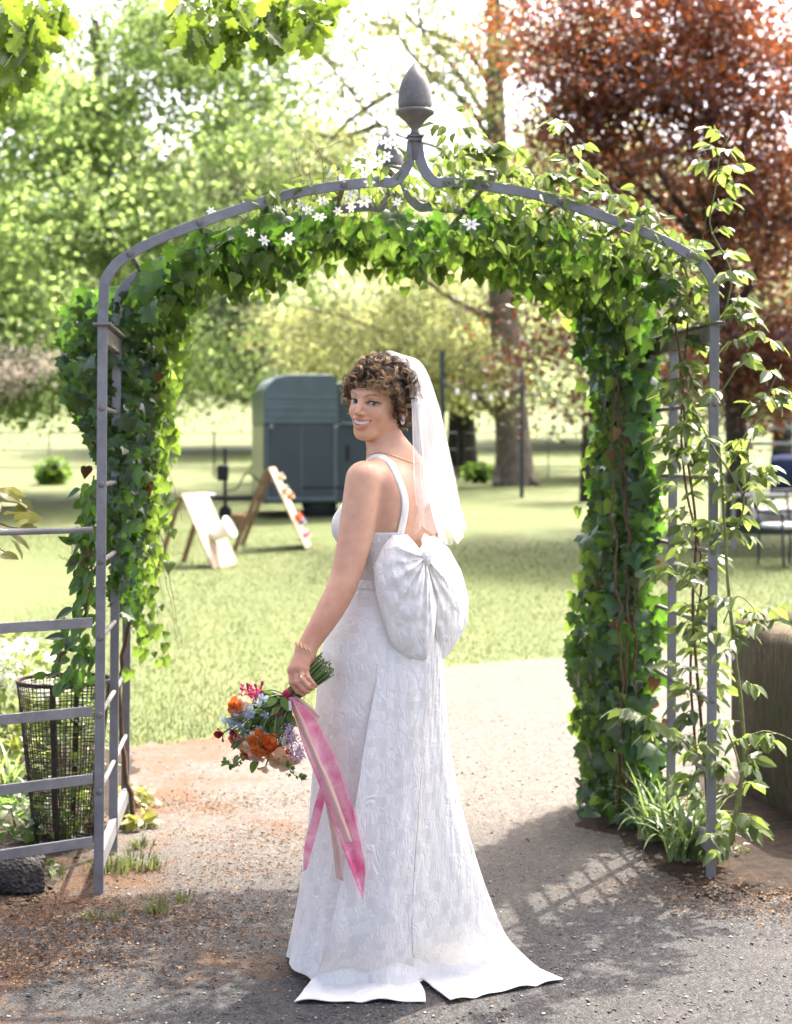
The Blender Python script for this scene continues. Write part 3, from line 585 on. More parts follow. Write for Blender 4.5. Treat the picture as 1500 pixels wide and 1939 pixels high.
# ================================================================== FENCE, BIN, STONE
fb = AP(-HW-.02, -.012, 0); fd = unit(np.array((-.2725, -.19, 0)))
fence = empty('metal_fence', tuple(fb), 'grey flat bar metal fence joined to an arch post, wire bin behind it', 'fence')
for k, zz in enumerate((1.209, .903, .611, .387, .18)):
    a = np.array((fb[0], fb[1], zz)); b = a+fd*1.75
    if k == 0: MB().tube([a, a+fd*.8, b], .0105, 14).build('rail', M_ZINC, fence, True)
    else: MB().bar([a, a+fd*.8, b], .034, .010, np.cross(fd, (0, 0, 1))).build('rail', M_ZINC, fence)
e = fb+fd*1.76; MB().bar([(e[0], e[1], -.1), (e[0], e[1], .6), (e[0], e[1], 1.26)], .034, .012, np.cross(fd, (0, 0, 1))).build('post', M_ZINC, fence)
M_RUST = plain('rusty_wire', (.045, .032, .025), .75, .3, .3, .4, 50)
bc = P(122, 1604, 5.92); bc.z = .0
wbin = empty('wire_bin', tuple(bc), 'tall tapered brown wire mesh bin standing behind the fence', 'wire bin')
H, r0, r1 = .615, .105, .172
def br(z): return r0+(r1-r0)*z/H
wm = MB(); NV, NH = 66, 44
def curve_z(a, z): return z
for j in range(NV):
    a = 2*math.pi*j/NV+RNG.normal(0, .006); wm.tube([(bc.x+br(z)*math.cos(a+.02*math.sin(9*z+j)), bc.y+br(z)*math.sin(a+.02*math.sin(9*z+j)), z) for z in np.linspace(.015, H, 9)], .0015, 4, cap=False)
for k in range(NH):
    z = .02+(H-.03)*k/(NH-1)+RNG.normal(0, .0015)
    wm.tube([(bc.x+br(z)*math.cos(a), bc.y+br(z)*math.sin(a), z+.004*math.sin(2*a+k)) for a in np.linspace(0, 2*math.pi, 37)], .0015, 4, cap=False)
wm.build('wire_mesh', M_RUST, wbin)
th = np.linspace(0, 2*math.pi, 41)
MB().bar([(bc.x+r1*math.cos(a), bc.y+r1*math.sin(a), H) for a in th], .012, .014, (0, 0, 1)).build('rim', M_RUST, wbin)
MB().bar([(bc.x+r0*math.cos(a), bc.y+r0*math.sin(a), .02) for a in th], .008, .012, (0, 0, 1)).build('base_ring', M_RUST, wbin)
for a in (-1.62, -.1, 1.5, 3.2):
    dn = (math.cos(a), math.sin(a), 0)
    MB().bar([(bc.x+(br(z)+.003)*math.cos(a), bc.y+(br(z)+.003)*math.sin(a), z) for z in np.linspace(.01, H, 5)], .020, .004, dn).build('strap', M_RUST, wbin)
def rock(name, c, r, label, mat, seed, sq=(1, 1, 1), lump=.25, sub=4, cat='rock', group=None):
    import bmesh
    bm = bmesh.new(); bmesh.ops.create_icosphere(bm, subdivisions=sub, radius=1.0); rs = np.random.default_rng(seed)
    ks = rs.normal(0, 1, (14, 3)); ph = rs.random(14)*6; fr = rs.uniform(1.2, 5, 14)
    for v in bm.verts:
        p = np.array(v.co); f = 1+lump*sum(math.sin(fr[i]*float(ks[i]@p)+ph[i])/fr[i] for i in range(14))*.5
        q = np.sign(p)*np.abs(p)**.8*f*np.array(sq)*r; v.co = (c[0]+q[0], c[1]+q[1], max(c[2]+q[2], 0.0+c[2]-r*sq[2]*.75))
    me = bpy.data.meshes.new(name); bm.to_mesh(me); bm.free(); me.polygons.foreach_set('use_smooth', np.ones(len(me.polygons), bool))
    return tag(obj(name, me, mat), label, cat, group)
def mat_pumice():
    t = NT('pumice'); g = t.geo(); v = t.n('ShaderNodeTexVoronoi', {'Vector': g, 'Scale': 75.0}); n = t.noise(45, 6, .7, g).outputs[0]
    c = t.ramp(n, [(.3, (.03, .028, .027)), (.6, (.085, .08, .076)), (.8, (.17, .16, .15))]); h = t.math('ADD', v.outputs['Distance'], t.math('MULTIPLY', n, .9))
    return t.surf(t.bsdf(c, .95, .15, normal=t.bump(h, 1.0, .03)))
M_PUM = mat_pumice(); rc = Pz(8, 1690, 0)
ro = rock('stone', (rc.x, rc.y+.05, .07), .115, 'dark porous lava stone lying under the fence', M_PUM, 5, (1.1, .8, .72), .35, 5)
# ================================================================== PLANTS IN THE BEDS, PLANTER
M_SHRUB = leafmat('shrub_leaf', (.06, .11, .02), (.1, .16, .03), (.2, .22, .06), (.36, .42, .07), .48, .4, .4)
M_LIME = leafmat('lime_leaf', (.1, .125, .022), (.155, .165, .036), (.24, .23, .07), (.38, .37, .085), .5, .38, .4)
M_GREEN = leafmat('groundcover_leaf', (.035, .08, .015), (.06, .12, .025), (.13, .17, .05), (.2, .32, .05), .42, .4, .4)
M_STRAP = leafmat('strap_leaf', (.08, .15, .05), (.13, .2, .07), (.22, .28, .12), (.3, .42, .12), .4, .38, .45)
def shrub(name, label, c, r, h, n, proto, size, mat, cat='shrub', group=None, stems=6, indiv=120, hmin=.15):
    e = empty(name, (c[0], c[1], 0), label, cat, group); a = RNG.random(n)*6.28; q = RNG.random(n)**.6; z = h*(hmin+(1-hmin)*RNG.random(n)**.8); w = r*(.45+.55*np.sin(np.pi*np.clip(z/h, 0, 1)**.8))
    pos = np.stack([c[0]+w*q*np.cos(a), c[1]+w*q*np.sin(a), z], 1)
    leaves(e, proto, pos, np.stack([np.cos(a), np.sin(a), .2+0*a], 1)+rnd(n, .45), np.stack([.3*np.cos(a), .3*np.sin(a)-.3, .9+0*a], 1)+rnd(n, .35), size*(.7+.6*RNG.random(n)), mat, indiv)
    for k in range(stems):
        i = random.randrange(n); vine(e, [(c[0]+random.uniform(-.03, .03), c[1]+random.uniform(-.03, .03), -.01), ((c[0]+pos[i][0])/2, (c[1]+pos[i][1])/2, pos[i][2]*.6), pos[i]], .004, .0015, M_GSTEM, 'stem', 10, .004)
    return e
# white blossom shrub behind the fence
hb = P(20, 1400, 7.3); hyd = shrub('blossom_shrub', 'shrub with white snowball blossoms behind the wire bin', (hb.x-.02, 7.3), .33, .62, 520, BROAD, .06, M_SHRUB, 'shrub', None, 9, 200)
for px, py, r in ((15, 1262, .06), (48, 1222, .055), (8, 1232, .05), (75, 1288, .055), (40, 1300, .05), (95, 1245, .03), (22, 1290, .05), (85, 1312, .035)):
    c = np.array(P(px, py, 7.05)); n = 150; v = unit(rnd(n)); pos = c+v*r*(.8+.25*RNG.random((n, 1)))*np.array((1, 1, .75))
    V, F, va = merge_leaves(petal, pos, frames(unit(rnd(n)), v), np.full(n, .016), RNG.random(n)); o = obj('blossom', meshdata('blossom', V, F, True, va), M_PETAL, hyd); o['kind'] = 'stuff'
# big leaved branch entering from the left
mb = empty('magnolia_shrub', (-2.0, 5.9, 0), 'leafy shrub with large yellow green leaves beyond the fence', 'shrub')
LPp = [(15, 930), (38, 945), (55, 955), (12, 960), (30, 975), (58, 1000), (10, 990), (35, 1010), (5, 1040), (22, 1052), (0, 950), (-20, 970), (-30, 1000), (-15, 1020), (-40, 940), (48, 985), (-60, 980), (-50, 1040), (25, 935), (-5, 1005), (42, 1022)]
pos = np.array([P(a-22, b, 5.75+.2*RNG.random()) for a, b in LPp]); n = len(pos)
leaves(mb, BROAD, pos, np.stack([.9+0*pos[:, 0], -.2+0*pos[:, 0], -.1+0*pos[:, 0]], 1)+rnd(n, .4), np.stack([0*pos[:, 0], -.4+0*pos[:, 0], .9+0*pos[:, 0]], 1)+rnd(n, .35), .075+.03*RNG.random(n), M_LIME, 60)
for a, b in ((35, 1000), (20, 960), (-30, 1000), (10, 1045)): vine(mb, [(-1.95, 5.9, 0), (-1.85, 5.88, .7), P(-60, (b+1010)/2, 5.85), P(a, b, 5.83)], .012, .002, M_STEM, 'branch', 24, .004)
# low plants in the left bed
for i, (px, py, r, h, n, pr, sz, mt, lab) in enumerate((
    (35, 1590, .16, .16, 150, BROAD, .035, M_GREEN, 'low leafy ground cover in front of the wire bin'), (95, 1600, .12, .12, 90, IVY2, .035, M_GREEN, 'small ivy leaved ground cover at the bin foot'),
    (10, 1500, .2, .25, 170, OVATE, .05, M_SHRUB, 'bushy pale perennial beside the wire bin'), (160, 1500, .14, .42, 160, OVATE, .04, M_GREEN, 'tall leafy perennial growing behind the wire bin'), (150, 1570, .1, .14, 70, BROAD, .035, M_SHRUB, 'low weed between the wire bin and the arch'),
    (255, 1530, .07, .08, 40, BROAD, .045, M_LIME, 'yellow green leafy weed inside the arch side next to the bin'), (262, 1570, .06, .05, 30, BROAD, .05, M_LIME, 'flat lime leaved weed at the arch base next to the bin'), (110, 1450, .22, .3, 230, OVATE, .045, M_SHRUB, 'mounded green perennial behind the bin'), (60, 1660, .08, .06, 30, BROAD, .03, M_GREEN, 'small weed by the lava stone'))):
    c = Pz(px, py, 0.0); shrub('bed_plant', lab, (c.x, c.y), r, h, n, pr, sz, mt, 'plant', 'low plants in the bed behind the fence', 4, 60)
bc2 = P(120, 1480, 5.92); shrub('bin_plant', 'leafy plant growing up inside the wire bin', (bc.x, bc.y), .11, .5, 120, OVATE, .045, M_GREEN, 'plant', None, 5, 60)
# strap leaved clumps
def strap_clump(name, label, c, n, L, group=None, w=.006, cat='strap plant'):
    e = empty(name, tuple(c), label, cat, group)
    for k in range(n):
        a = random.uniform(0, 6.28); l = L*random.uniform(.6, 1.15); lean = random.uniform(.15, 1.0); b = np.array(c)+np.array((random.gauss(0, .03), random.gauss(0, .025), -.005)); m = 9
        t = np.linspace(0, 1, m); dr = np.array((math.cos(a), math.sin(a), 0)); sd = np.array((-math.sin(a), math.cos(a), 0))
        th = (math.pi/2-.15)-lean*2.3*t**1.3; st = l/m; pth = [b]
        for q in th[1:]: pth.append(pth[-1]+st*(dr*math.cos(q)+np.array((0, 0, math.sin(q)))))
        pth = np.array(pth); pth[:, 2] = np.maximum(pth[:, 2], c[2]+.004); ww = w*random.uniform(.7, 1.2)*np.sqrt(np.clip(1.02-t, .0, 1))*np.minimum(1, .6+t*3)
        G = np.stack([pth-sd*ww[:, None], pth+np.array((0, 0, -.25))*ww[:, None], pth+sd*ww[:, None]], 1)
        m_ = MB().grid(G); m_.build('blade', M_STRAP, e, True)
for px, py, n, L, lab in ((1180, 1528, 75, .26, 'arching strap leaved clump under the ivy column at the rear arch post'), (1245, 1590, 70, .25, 'sunlit strap leaved clump along the bottom rail of the rose side'), (1300, 1628, 80, .25, 'strap leaved clump around the base of the rose post'), (1215, 1560, 45, .2, 'small strap leaved clump between the rose side posts')):
    strap_clump('strap_leaf_clump', lab, Pz(px, py, .02), n, L*1.35, 'strap leaved clumps edging the path', .0085)
strap_clump('iris_clump', 'tall upright strap leaves beside the wire bin', Pz(15, 1520, .015), 26, .34, None, .009, 'iris')
for px, py, lab in ((1405, 1625, 'tiny seedling on the soil beside the log trough'), (1180, 1395, 'small shoot at the foot of the ivy column')):
    c = Pz(px, py, 0); shrub('seedling', lab, (c.x, c.y), .03, .05, 10, OVATE, .025, M_GREEN, 'seedling', None, 2, 10)
# log trough
def mat_log():
    t = NT('old_trough_wood'); g = t.geo(); mp = t.n('ShaderNodeMapping', {'Vector': g, 'Scale': (9, 9, 1.6)}).outputs[0]
    n = t.noise(6, 8, .7, mp, .6).outputs[0]; m = t.noise(3.2, 5, .6, g).outputs[0]; f = t.noise(40, 6, .7, mp).outputs[0]
    c = t.ramp(n, [(.3, (.05, .038, .025)), (.55, (.13, .1, .068)), (.78, (.27, .225, .165))]); c = t.mix(t.ramp(m, [(.42, (0, 0, 0)), (.62, (.65, .65, .65))]), c, (.075, .085, .03))
    return t.surf(t.bsdf(c, .9, .2, normal=t.bump(t.math('ADD', n, t.math('MULTIPLY', f, .5)), .9, .02)))
M_LOG = mat_log()
A_, B_ = np.array((1.452, 7.0)), np.array((1.57, 5.98)); ax = unit(B_-A_); rt = np.array((-ax[1], ax[0]))
if rt[0] < 0: rt = -rt
tro = empty('log_trough', (A_[0]+.4, A_[1]-.5, 0), 'weathered hollow log trough standing in the bed beside the arch', 'planter')
LEN = float(np.linalg.norm(B_-A_)); WID = 1.0
def ring(inset, z, rr=.10, wob=0.0, n=72, seed=1):
    a = np.linspace(0, 2*math.pi, n, endpoint=False); out = []; hx, hy = LEN/2-inset, WID/2-inset
    for t in a:
        c_, s_ = math.cos(t), math.sin(t); k = 1/((abs(c_)**13+abs(s_)**13)**(1/13)); w = 1+wob*(math.sin(3*t+seed)+.6*math.sin(7*t+2*seed)+.4*math.sin(13*t))
        p = (A_+B_)/2+rt*WID/2+ax*hx*c_*k*w+rt*hy*s_*k*w; out.append((p[0], p[1], z+.012*math.sin(2*t+1)+.008*math.sin(9*t)*(z > .5)))
    return out
m_ = MB().grid(np.array([ring(.05, -.03, wob=.010), ring(.02, .1, wob=.011), ring(.0, .3, wob=.011), ring(.0, .55, wob=.011), ring(.004, .70, wob=.010), ring(.018, .745, wob=.010), ring(.05, .765, wob=.010), ring(.13, .76, wob=.012), ring(.17, .73, wob=.016), ring(.18, .64, wob=.016)]), close_u=True)
m_.build('trough_wall', M_LOG, tro, True)
m_ = MB(); rr_ = ring(.17, .67, wob=.016); m_.add(rr_+[tuple(np.mean(rr_, 0))], [(i, (i+1) % 72, 72) for i in range(72)]); m_.build('soil', M_SOIL, tro, True)
tp = (A_+B_)/2+rt*WID/2
e_ = empty('trough_plant', (tp[0], tp[1], .67), 'low green plant growing in the log trough', 'plant'); n = 140; a = RNG.random(n)*6.28; q = RNG.random(n)**.5*.22
leaves(e_, OVATE, np.stack([tp[0]+q*np.cos(a), tp[1]+q*np.sin(a)*1.2, .69+.09*RNG.random(n)], 1), np.stack([np.cos(a), np.sin(a), .4+0*a], 1)+rnd(n, .4), np.stack([0*a, 0*a, 1+0*a], 1)+rnd(n, .3), .04+.02*RNG.random(n), M_GREEN, 60)
# ================================================================== OAK OVERHEAD
M_OAK = leafmat('oak_leaf', (.035, .078, .011), (.06, .108, .017), (.105, .14, .03), (.21, .31, .03), .46, .45, .35)
M_BARK = plain('rough_bark', (.13, .105, .085), .9, .2, 0, .45, 14, .9, 30)
oak = empty('oak_tree', (-4.6, 2.6, 0), 'oak with lobed leaves reaching over the drive above the arch', 'oak tree')
MB().tube(cr([(-4.6, 2.6, -.2), (-4.55, 2.7, 1.5), (-4.3, 3.0, 3.2), (-4.0, 3.4, 5.0), (-3.8, 3.6, 7.0)], 30), np.linspace(.34, .16, 30), 14).build('trunk', M_BARK, oak, True)
def limb(pts, r0, r1, n=30): MB().tube(cr(pts, n), np.linspace(r0, r1, n), 8).build('limb', M_BARK, oak, True)
limb([(-4.2, 3.2, 4.0), (-2.6, 4.2, 5.2), (-.8, 5.0, 5.6), (.9, 5.4, 5.7), (2.4, 5.6, 5.6)], .12, .02)
limb([(-4.3, 3.0, 3.4), (-3.2, 4.4, 4.3), (-2.4, 5.6, 4.3), (-1.75, 6.1, 3.75)], .08, .012)
limb([(-3.2, 4.1, 4.9), (-1.9, 5.2, 4.6), (-1.05, 5.9, 4.1), (-.66, 6.1, 3.5)], .05, .008)
limb([(-4.0, 3.4, 5.0), (-2.2, 3.8, 6.2), (-.2, 4.2, 6.5), (1.8, 4.4, 6.6)], .1, .02)
# canopy bough that shades the drive: rays from the bride to the sun pass through it
n = 4600; x = RNG.uniform(-2.8, 3.4, n); z = RNG.uniform(4.9, 6.6, n); k_ = math.cos(SUN_AZ)/math.tan(SUN_EL)
y = k_*z+3.66-1.05*RNG.random(n)**1.1+.10*np.sin(x*3)
cl = (np.sin(x*2.1+.7*y)+np.sin(1.7*y-1.3*x+1)+np.sin(2.9*z+x))>-1.35
pos = np.stack([x, y, z], 1)[cl]; n = len(pos)
leaves(oak, OAKL, pos, np.stack([.2+0*pos[:, 0], .2+0*pos[:, 0], -.6+0*pos[:, 0]], 1)+rnd(n, .7), np.array((0, 0, 1.0))+rnd(n, .45), .10+.05*RNG.random(n), M_OAK, 0, rest='canopy')
# leaf sprays that hang into the picture
SPR = [(60, 30, 6.0, 60, 34), (30, 90, 6.0, 45, 36), (20, 140, 6.0, 25, 28), (95, 15, 6.1, 25, 26), (10, 20, 6.0, 40, 40), (45, 60, 6.2, 40, 36),
       (400, 20, 5.9, 40, 34), (370, 60, 5.9, 30, 28), (430, 80, 5.9, 20, 22), (350, 15, 6.0, 25, 25), (480, 25, 5.9, 40, 36), (510, 45, 5.9, 36, 28), (570, 25, 5.9, 36, 36), (610, 15, 5.95, 26, 28), (540, 8, 5.9, 30, 38), (590, 45, 5.9, 14, 18), (440, 5, 6, 35, 40), (505, 70, 5.9, 12, 14), (340, 50, 6.0, 16, 16), (410, 95, 5.95, 8, 12)]
pos = []
for px, py, Y, k, sp in SPR:
    for _ in range(k): pos.append(P(px+RNG.normal(0, sp*.55), py+RNG.normal(0, sp*.5), Y+RNG.normal(0, .12)))
pos = np.array(pos); n = len(pos)
leaves(oak, OAKL, pos, np.stack([0*pos[:, 0], -.1+0*pos[:, 0], -.9+0*pos[:, 0]], 1)+rnd(n, .5), np.stack([0*pos[:, 0], -.8+0*pos[:, 0], .5+0*pos[:, 0]], 1)+rnd(n, .5), .07+.035*RNG.random(n), M_OAK, 285, rest='spray_foliage')
for pts in (((-20, -60), (20, 10), (35, 70), (25, 130)), ((60, -60), (70, -10), (90, 30)), ((330, -80), (390, -20), (400, 40), (425, 85)), ((480, -90), (500, -20), (505, 50)), ((560, -90), (580, -20), (600, 25))):
    MB().tube(cr([P(a, b, 5.98) for a, b in pts], 16), np.linspace(.006, .002, 16), 6).build('twig', M_BARK, oak, True)
# ================================================================== THE BRIDE
def smin(a, b, k): h = np.clip(.5+.5*(b-a)/k, 0, 1); return b+(a-b)*h-k*h*(1-h)
def smax(a, b, k): return -smin(-a, -b, k)
def ell(p, c, r):
    q = (p-np.asarray(c, np.float32))/np.asarray(r, np.float32); k0 = np.sqrt((q*q).sum(-1)); q2 = q/np.asarray(r, np.float32); return k0*(k0-1)/np.maximum(np.sqrt((q2*q2).sum(-1)), 1e-6)
def cap(p, a, b, ra, rb):
    a = np.asarray(a, np.float32); ab = np.asarray(b, np.float32)-a; t = np.clip(((p-a)@ab)/max(float(ab@ab), 1e-12), 0, 1); d = p-a-t[..., None]*ab; return np.sqrt((d*d).sum(-1))-(ra+(rb-ra)*t)
def surface_nets(fn, lo, hi, h):
    lo = np.asarray(lo, np.float32); n = np.ceil((np.asarray(hi)-lo)/h).astype(int)+1
    ax = [lo[i]+h*np.arange(n[i], dtype=np.float32) for i in range(3)]
    val = np.empty(n, np.float32)
    for i0 in range(0, n[0], 24):
        g = np.stack(np.meshgrid(ax[0][i0:i0+24], ax[1], ax[2], indexing='ij'), -1); val[i0:i0+24] = fn(g)
    s = val < 0; c = np.zeros(n-1, np.int8)
    for dx in (0, 1):
        for dy in (0, 1):
            for dz in (0, 1): c += s[dx:n[0]-1+dx, dy:n[1]-1+dy, dz:n[2]-1+dz]
    act = (c > 0) & (c < 8); idx = np.full(n-1, -1, np.int64); I = np.argwhere(act); idx[act] = np.arange(len(I))
    acc = np.zeros((len(I), 3)); cnt = np.zeros(len(I)); cor = [(a, b, d) for a in (0, 1) for b in (0, 1) for d in (0, 1)]
    for p in cor:
        for axis in range(3):
            if p[axis]: continue
            q = list(p); q[axis] = 1
            va = val[I[:, 0]+p[0], I[:, 1]+p[1], I[:, 2]+p[2]]; vb = val[I[:, 0]+q[0], I[:, 1]+q[1], I[:, 2]+q[2]]
            m = (va < 0) != (vb < 0); t = va/np.where(m, va-vb, 1); v = np.tile(np.array(p, float), (len(I), 1)); v[:, axis] += t
            acc[m] += v[m]; cnt[m] += 1
    V = lo+h*(I+acc/cnt[:, None]); F = []
    for axis in range(3):
        b, d = [(1, 2), (2, 0), (0, 1)][axis]
        sl0 = [slice(1, None)]*3; a0 = [slice(1, n[k]-1) for k in range(3)]; a0[axis] = slice(0, n[axis]-1); a1 = list(a0); a1[axis] = slice(1, n[axis])
        s0, s1 = s[tuple(a0)], s[tuple(a1)]; ch = np.argwhere(s0 != s1)
        off = np.array([a0[k].start for k in range(3)]); e = ch+off; sg = s0[tuple(ch.T)]
        eb = np.zeros(3, int); eb[b] = 1; ed = np.zeros(3, int); ed[d] = 1
        q = np.stack([idx[tuple((e-eb-ed).T)], idx[tuple((e-ed).T)], idx[tuple(e.T)], idx[tuple((e-eb).T)]], 1); q[~sg] = q[~sg][:, ::-1]; F.append(q)
    return V, np.concatenate(F)
# ---- frames
fb_ = np.array((-.87, .5, 0)); fb_ /= np.linalg.norm(fb_); lb_ = np.array((-fb_[1], fb_[0], 0)); ZU = np.array((0, 0, 1.0))
yaw = math.radians(33); Hf = np.array((-math.sin(yaw), -math.cos(yaw), -.07)); Hf /= np.linalg.norm(Hf); Hl0 = np.cross(ZU, Hf); Hl0 /= np.linalg.norm(Hl0); Hu0 = np.cross(Hf, Hl0) * -1
Hu0 = np.cross(Hl0, Hf)*-1 if np.cross(Hl0, Hf)[2] < 0 else np.cross(Hl0, Hf)
rol = math.radians(-7); Hl = Hl0*math.cos(rol)+Hu0*math.sin(rol); Hu = -Hl0*math.sin(rol)+Hu0*math.cos(rol)
EYEM = np.array(P(686.7, 762, 4.36)); HC = EYEM-Hf*.078
def tw(x, y, z): return HC+Hl*x+Hf*y+Hu*z               # head frame -> world
HM = np.stack([Hl, Hf, Hu], 1).astype(np.float32)
N0 = np.array((-.010, 4.432, 1.452)); SL = np.array((-.086, 4.300, 1.388)); SR = N0-lb_*.155+np.array((0, 0, -.062))
EL = np.array(P(655, 1090, 4.255)); WR = np.array(P(579.5, 1229, 4.215)); UM = np.array(P(676, 1000, 4.28)); FM = np.array(P(628, 1150, 4.235))
def hp(x, y, Y): return np.array(P(530+x/12.5, 1180+y/12.5, Y))
KN = [hp(300, 1120, 4.198), hp(385, 1050, 4.192), hp(480, 1030, 4.190), hp(590, 1060, 4.196)]
PI_ = [hp(285, 1400, 4.190), hp(405, 1390, 4.180), hp(520, 1330, 4.178), hp(665, 1290, 4.186)]
DI = [hp(420, 1590, 4.196), hp(545, 1545, 4.186), hp(650, 1470, 4.184), hp(770, 1420, 4.192)]
TI = [hp(560, 1680, 4.212), hp(665, 1615, 4.204), hp(770, 1530, 4.202), hp(845, 1490, 4.206)]
FR = [.0088, .0090, .0086, .0076]
ARM = cr([SL, UM, EL, FM, WR], 34); ARMR = np.interp(np.linspace(0, 4, 34), [0, .5, 1, 1.5, 2, 2.4, 3, 3.5, 4], [.0515, .0505, .0485, .0445, .0395, .0395, .0375, .032, .0262])
def sd_torso(p):
    q = np.stack([(p-N0.astype(np.float32))@lb_.astype(np.float32), (p-N0.astype(np.float32))@fb_.astype(np.float32), p[..., 2]], -1)
    d = ell(q, (0, -.005, 1.26), (.150, .100, .20)); d = smin(d, ell(q, (0, .0, 1.12), (.118, .088, .14)), .06); d = smin(d, ell(q, (0, .0, .93), (.145, .105, .16)), .07)
    d = smin(d, cap(q, (.075, .075, 1.255), (.075, .06, 1.28), .062, .06), .04); d = smin(d, cap(q, (-.075, .075, 1.255), (-.075, .06, 1.28), .062, .06), .04)
    d = smin(d, ell(q, (.07, -.06, 1.33), (.07, .045, .09)), .05); d = smin(d, ell(q, (-.07, -.06, 1.33), (.07, .045, .09)), .05)
    d = smin(d, cap(q, (0, -.01, 1.43), (.12, -.005, 1.395), .040, .042), .05); d = smin(d, cap(q, (0, -.01, 1.43), (-.12, -.005, 1.395), .040, .042), .05)
    return d
def sd_body(p, arm=True):
    p = p.astype(np.float32); d = sd_torso(p)
    d = smin(d, cap(p, N0+ZU*-.02, tw(0, -.015, -.07), .056, .050), .05)
    d = smin(d, cap(p, tw(.045, -.005, -.075), N0+fb_*.055+lb_*.02-ZU*.03, .011, .010), .025)          # neck tendon raised by the turn
    if not arm: return d
    a = None
    for i in range(len(ARM)-1):
        c = cap(p, ARM[i], ARM[i+1], ARMR[i], ARMR[i+1]); a = c if a is None else np.minimum(a, c)
    d = smin(d, a, .013); d = smax(d, -cap(p, P(664, 1081, 4.208), P(694, 1091, 4.235), .003, .004), .006)
    R1, R2, R3 = SR, SR+fb_*.06-ZU*.25-lb_*.04, SR+fb_*.24-ZU*.33+lb_*.04
    b = smin(cap(p, R1, R2, .052, .04), cap(p, R2, R3, .04, .026), .02); d = smin(d, b, .022)
    return smin(d, sd_hand(p), .012)
def sd_hand(p):
    d = None
    for k, r in zip(KN, (.0145, .016, .0155, .0135)):
        c = cap(p, WR+(k-WR)*.12, k, .021, r); d = c if d is None else smin(d, c, .010)
    th = [hp(720, 800, 4.212), hp(760, 1000, 4.232), hp(720, 1180, 4.262)]
    d = smin(d, smin(cap(p, th[0], th[1], .014, .012), cap(p, th[1], th[2], .0115, .009), .006), .010)
    f = None
    for a, b, c, e, r in zip(KN, PI_, DI, TI, FR):
        g = smin(smin(cap(p, a, b, r*1.15, r), cap(p, b, c, r*1.0, r*.92), .003), cap(p, c, e, r*.92, r*.78), .003); f = g if f is None else np.minimum(f, g)
    return smin(d, f, .005)
def mouth(x): a = np.clip(x/.0335, -1, 1); return a, -.0570+.0110*a*a, .0905-.0175*a*a
def sd_head(p):
    p = p.astype(np.float32); q = (p-HC.astype(np.float32))@HM; x, y, z = q[..., 0], q[..., 1], q[..., 2]; ax_ = np.abs(x); m = np.stack([ax_, y, z], -1)
    d = ell(q, (0, -.022, .030), (.071, .088, .080)); d = smin(d, ell(q, (0, .030, -.008), (.0585, .058, .070)), .02)
    d = smin(d, ell(q, (0, .030, -.056), (.045, .046, .041)), .025); d = smin(d, cap(m, (0, .066, -.090), (.010, .064, -.089), .0165, .0155), .022)
    d = smin(d, cap(m, (.044, -.002, -.048), (.017, .050, -.082), .0135, .0135), .022)                      # jaw line
    d = smin(d, ell(m, (.032, .057, -.029), (.0195, .0165, .015)), .018)                                  # cheeks lifted by the smile
    d = smin(d, cap(m, (.006, .078, .021), (.042, .062, .023), .0095, .0085), .014)                       # brow
    d = smax(d, -ell(m, (.0305, .099, .001), (.0190, .0245, .0130)), .011)                                # eye hollow
    d = smin(d, cap(q, (0, .080, .010), (0, .0995, -.0260), .0060, .0082), .009); d = smin(d, ell(m, (.0098, .0905, -.0305), (.0058, .0080, .0050)), .006)
    d = smin(d, ell(m, (.0305, .0645, .0), (.0165, .0150, .0135)), .003)
    d = smax(d, -ell(m, (.0305, .0790, -.0005+0), (.0154, .010, .0055)), .0012)
    a, zc, yc = mouth(x); hgt = .0082*(1-a*a)
    d = smin(d, ell(q, (0, .068, -.056), (.030, .022, .020)), .012)
    cav = np.maximum(np.maximum(np.abs(z-zc)-hgt, np.abs(x)-.0330), .065-y); d = smax(d, -cav, .0012)
    lip_u = np.sqrt((y-yc)**2+(z-(zc+hgt+.0022))**2)-(.0038-.0018*a*a); lip_l = np.sqrt((y-(yc-.0015))**2+(z-(zc-hgt-.0032))**2)-(.0050-.0026*a*a)
    lim = np.abs(x)-.0342; d = smin(d, np.maximum(lip_u, lim), .0030); d = smin(d, np.maximum(lip_l, lim), .0030)
    e = smax(ell(m, (.0735, -.008, -.012), (.010, .018, .030)), -ell(m, (.083, -.004, -.010), (.007, .010, .018)), .004); d = smin(d, e, .006)
    return smin(d, cap(p, N0+ZU*-.02, tw(0, -.015, -.07), .056, .050), .022)
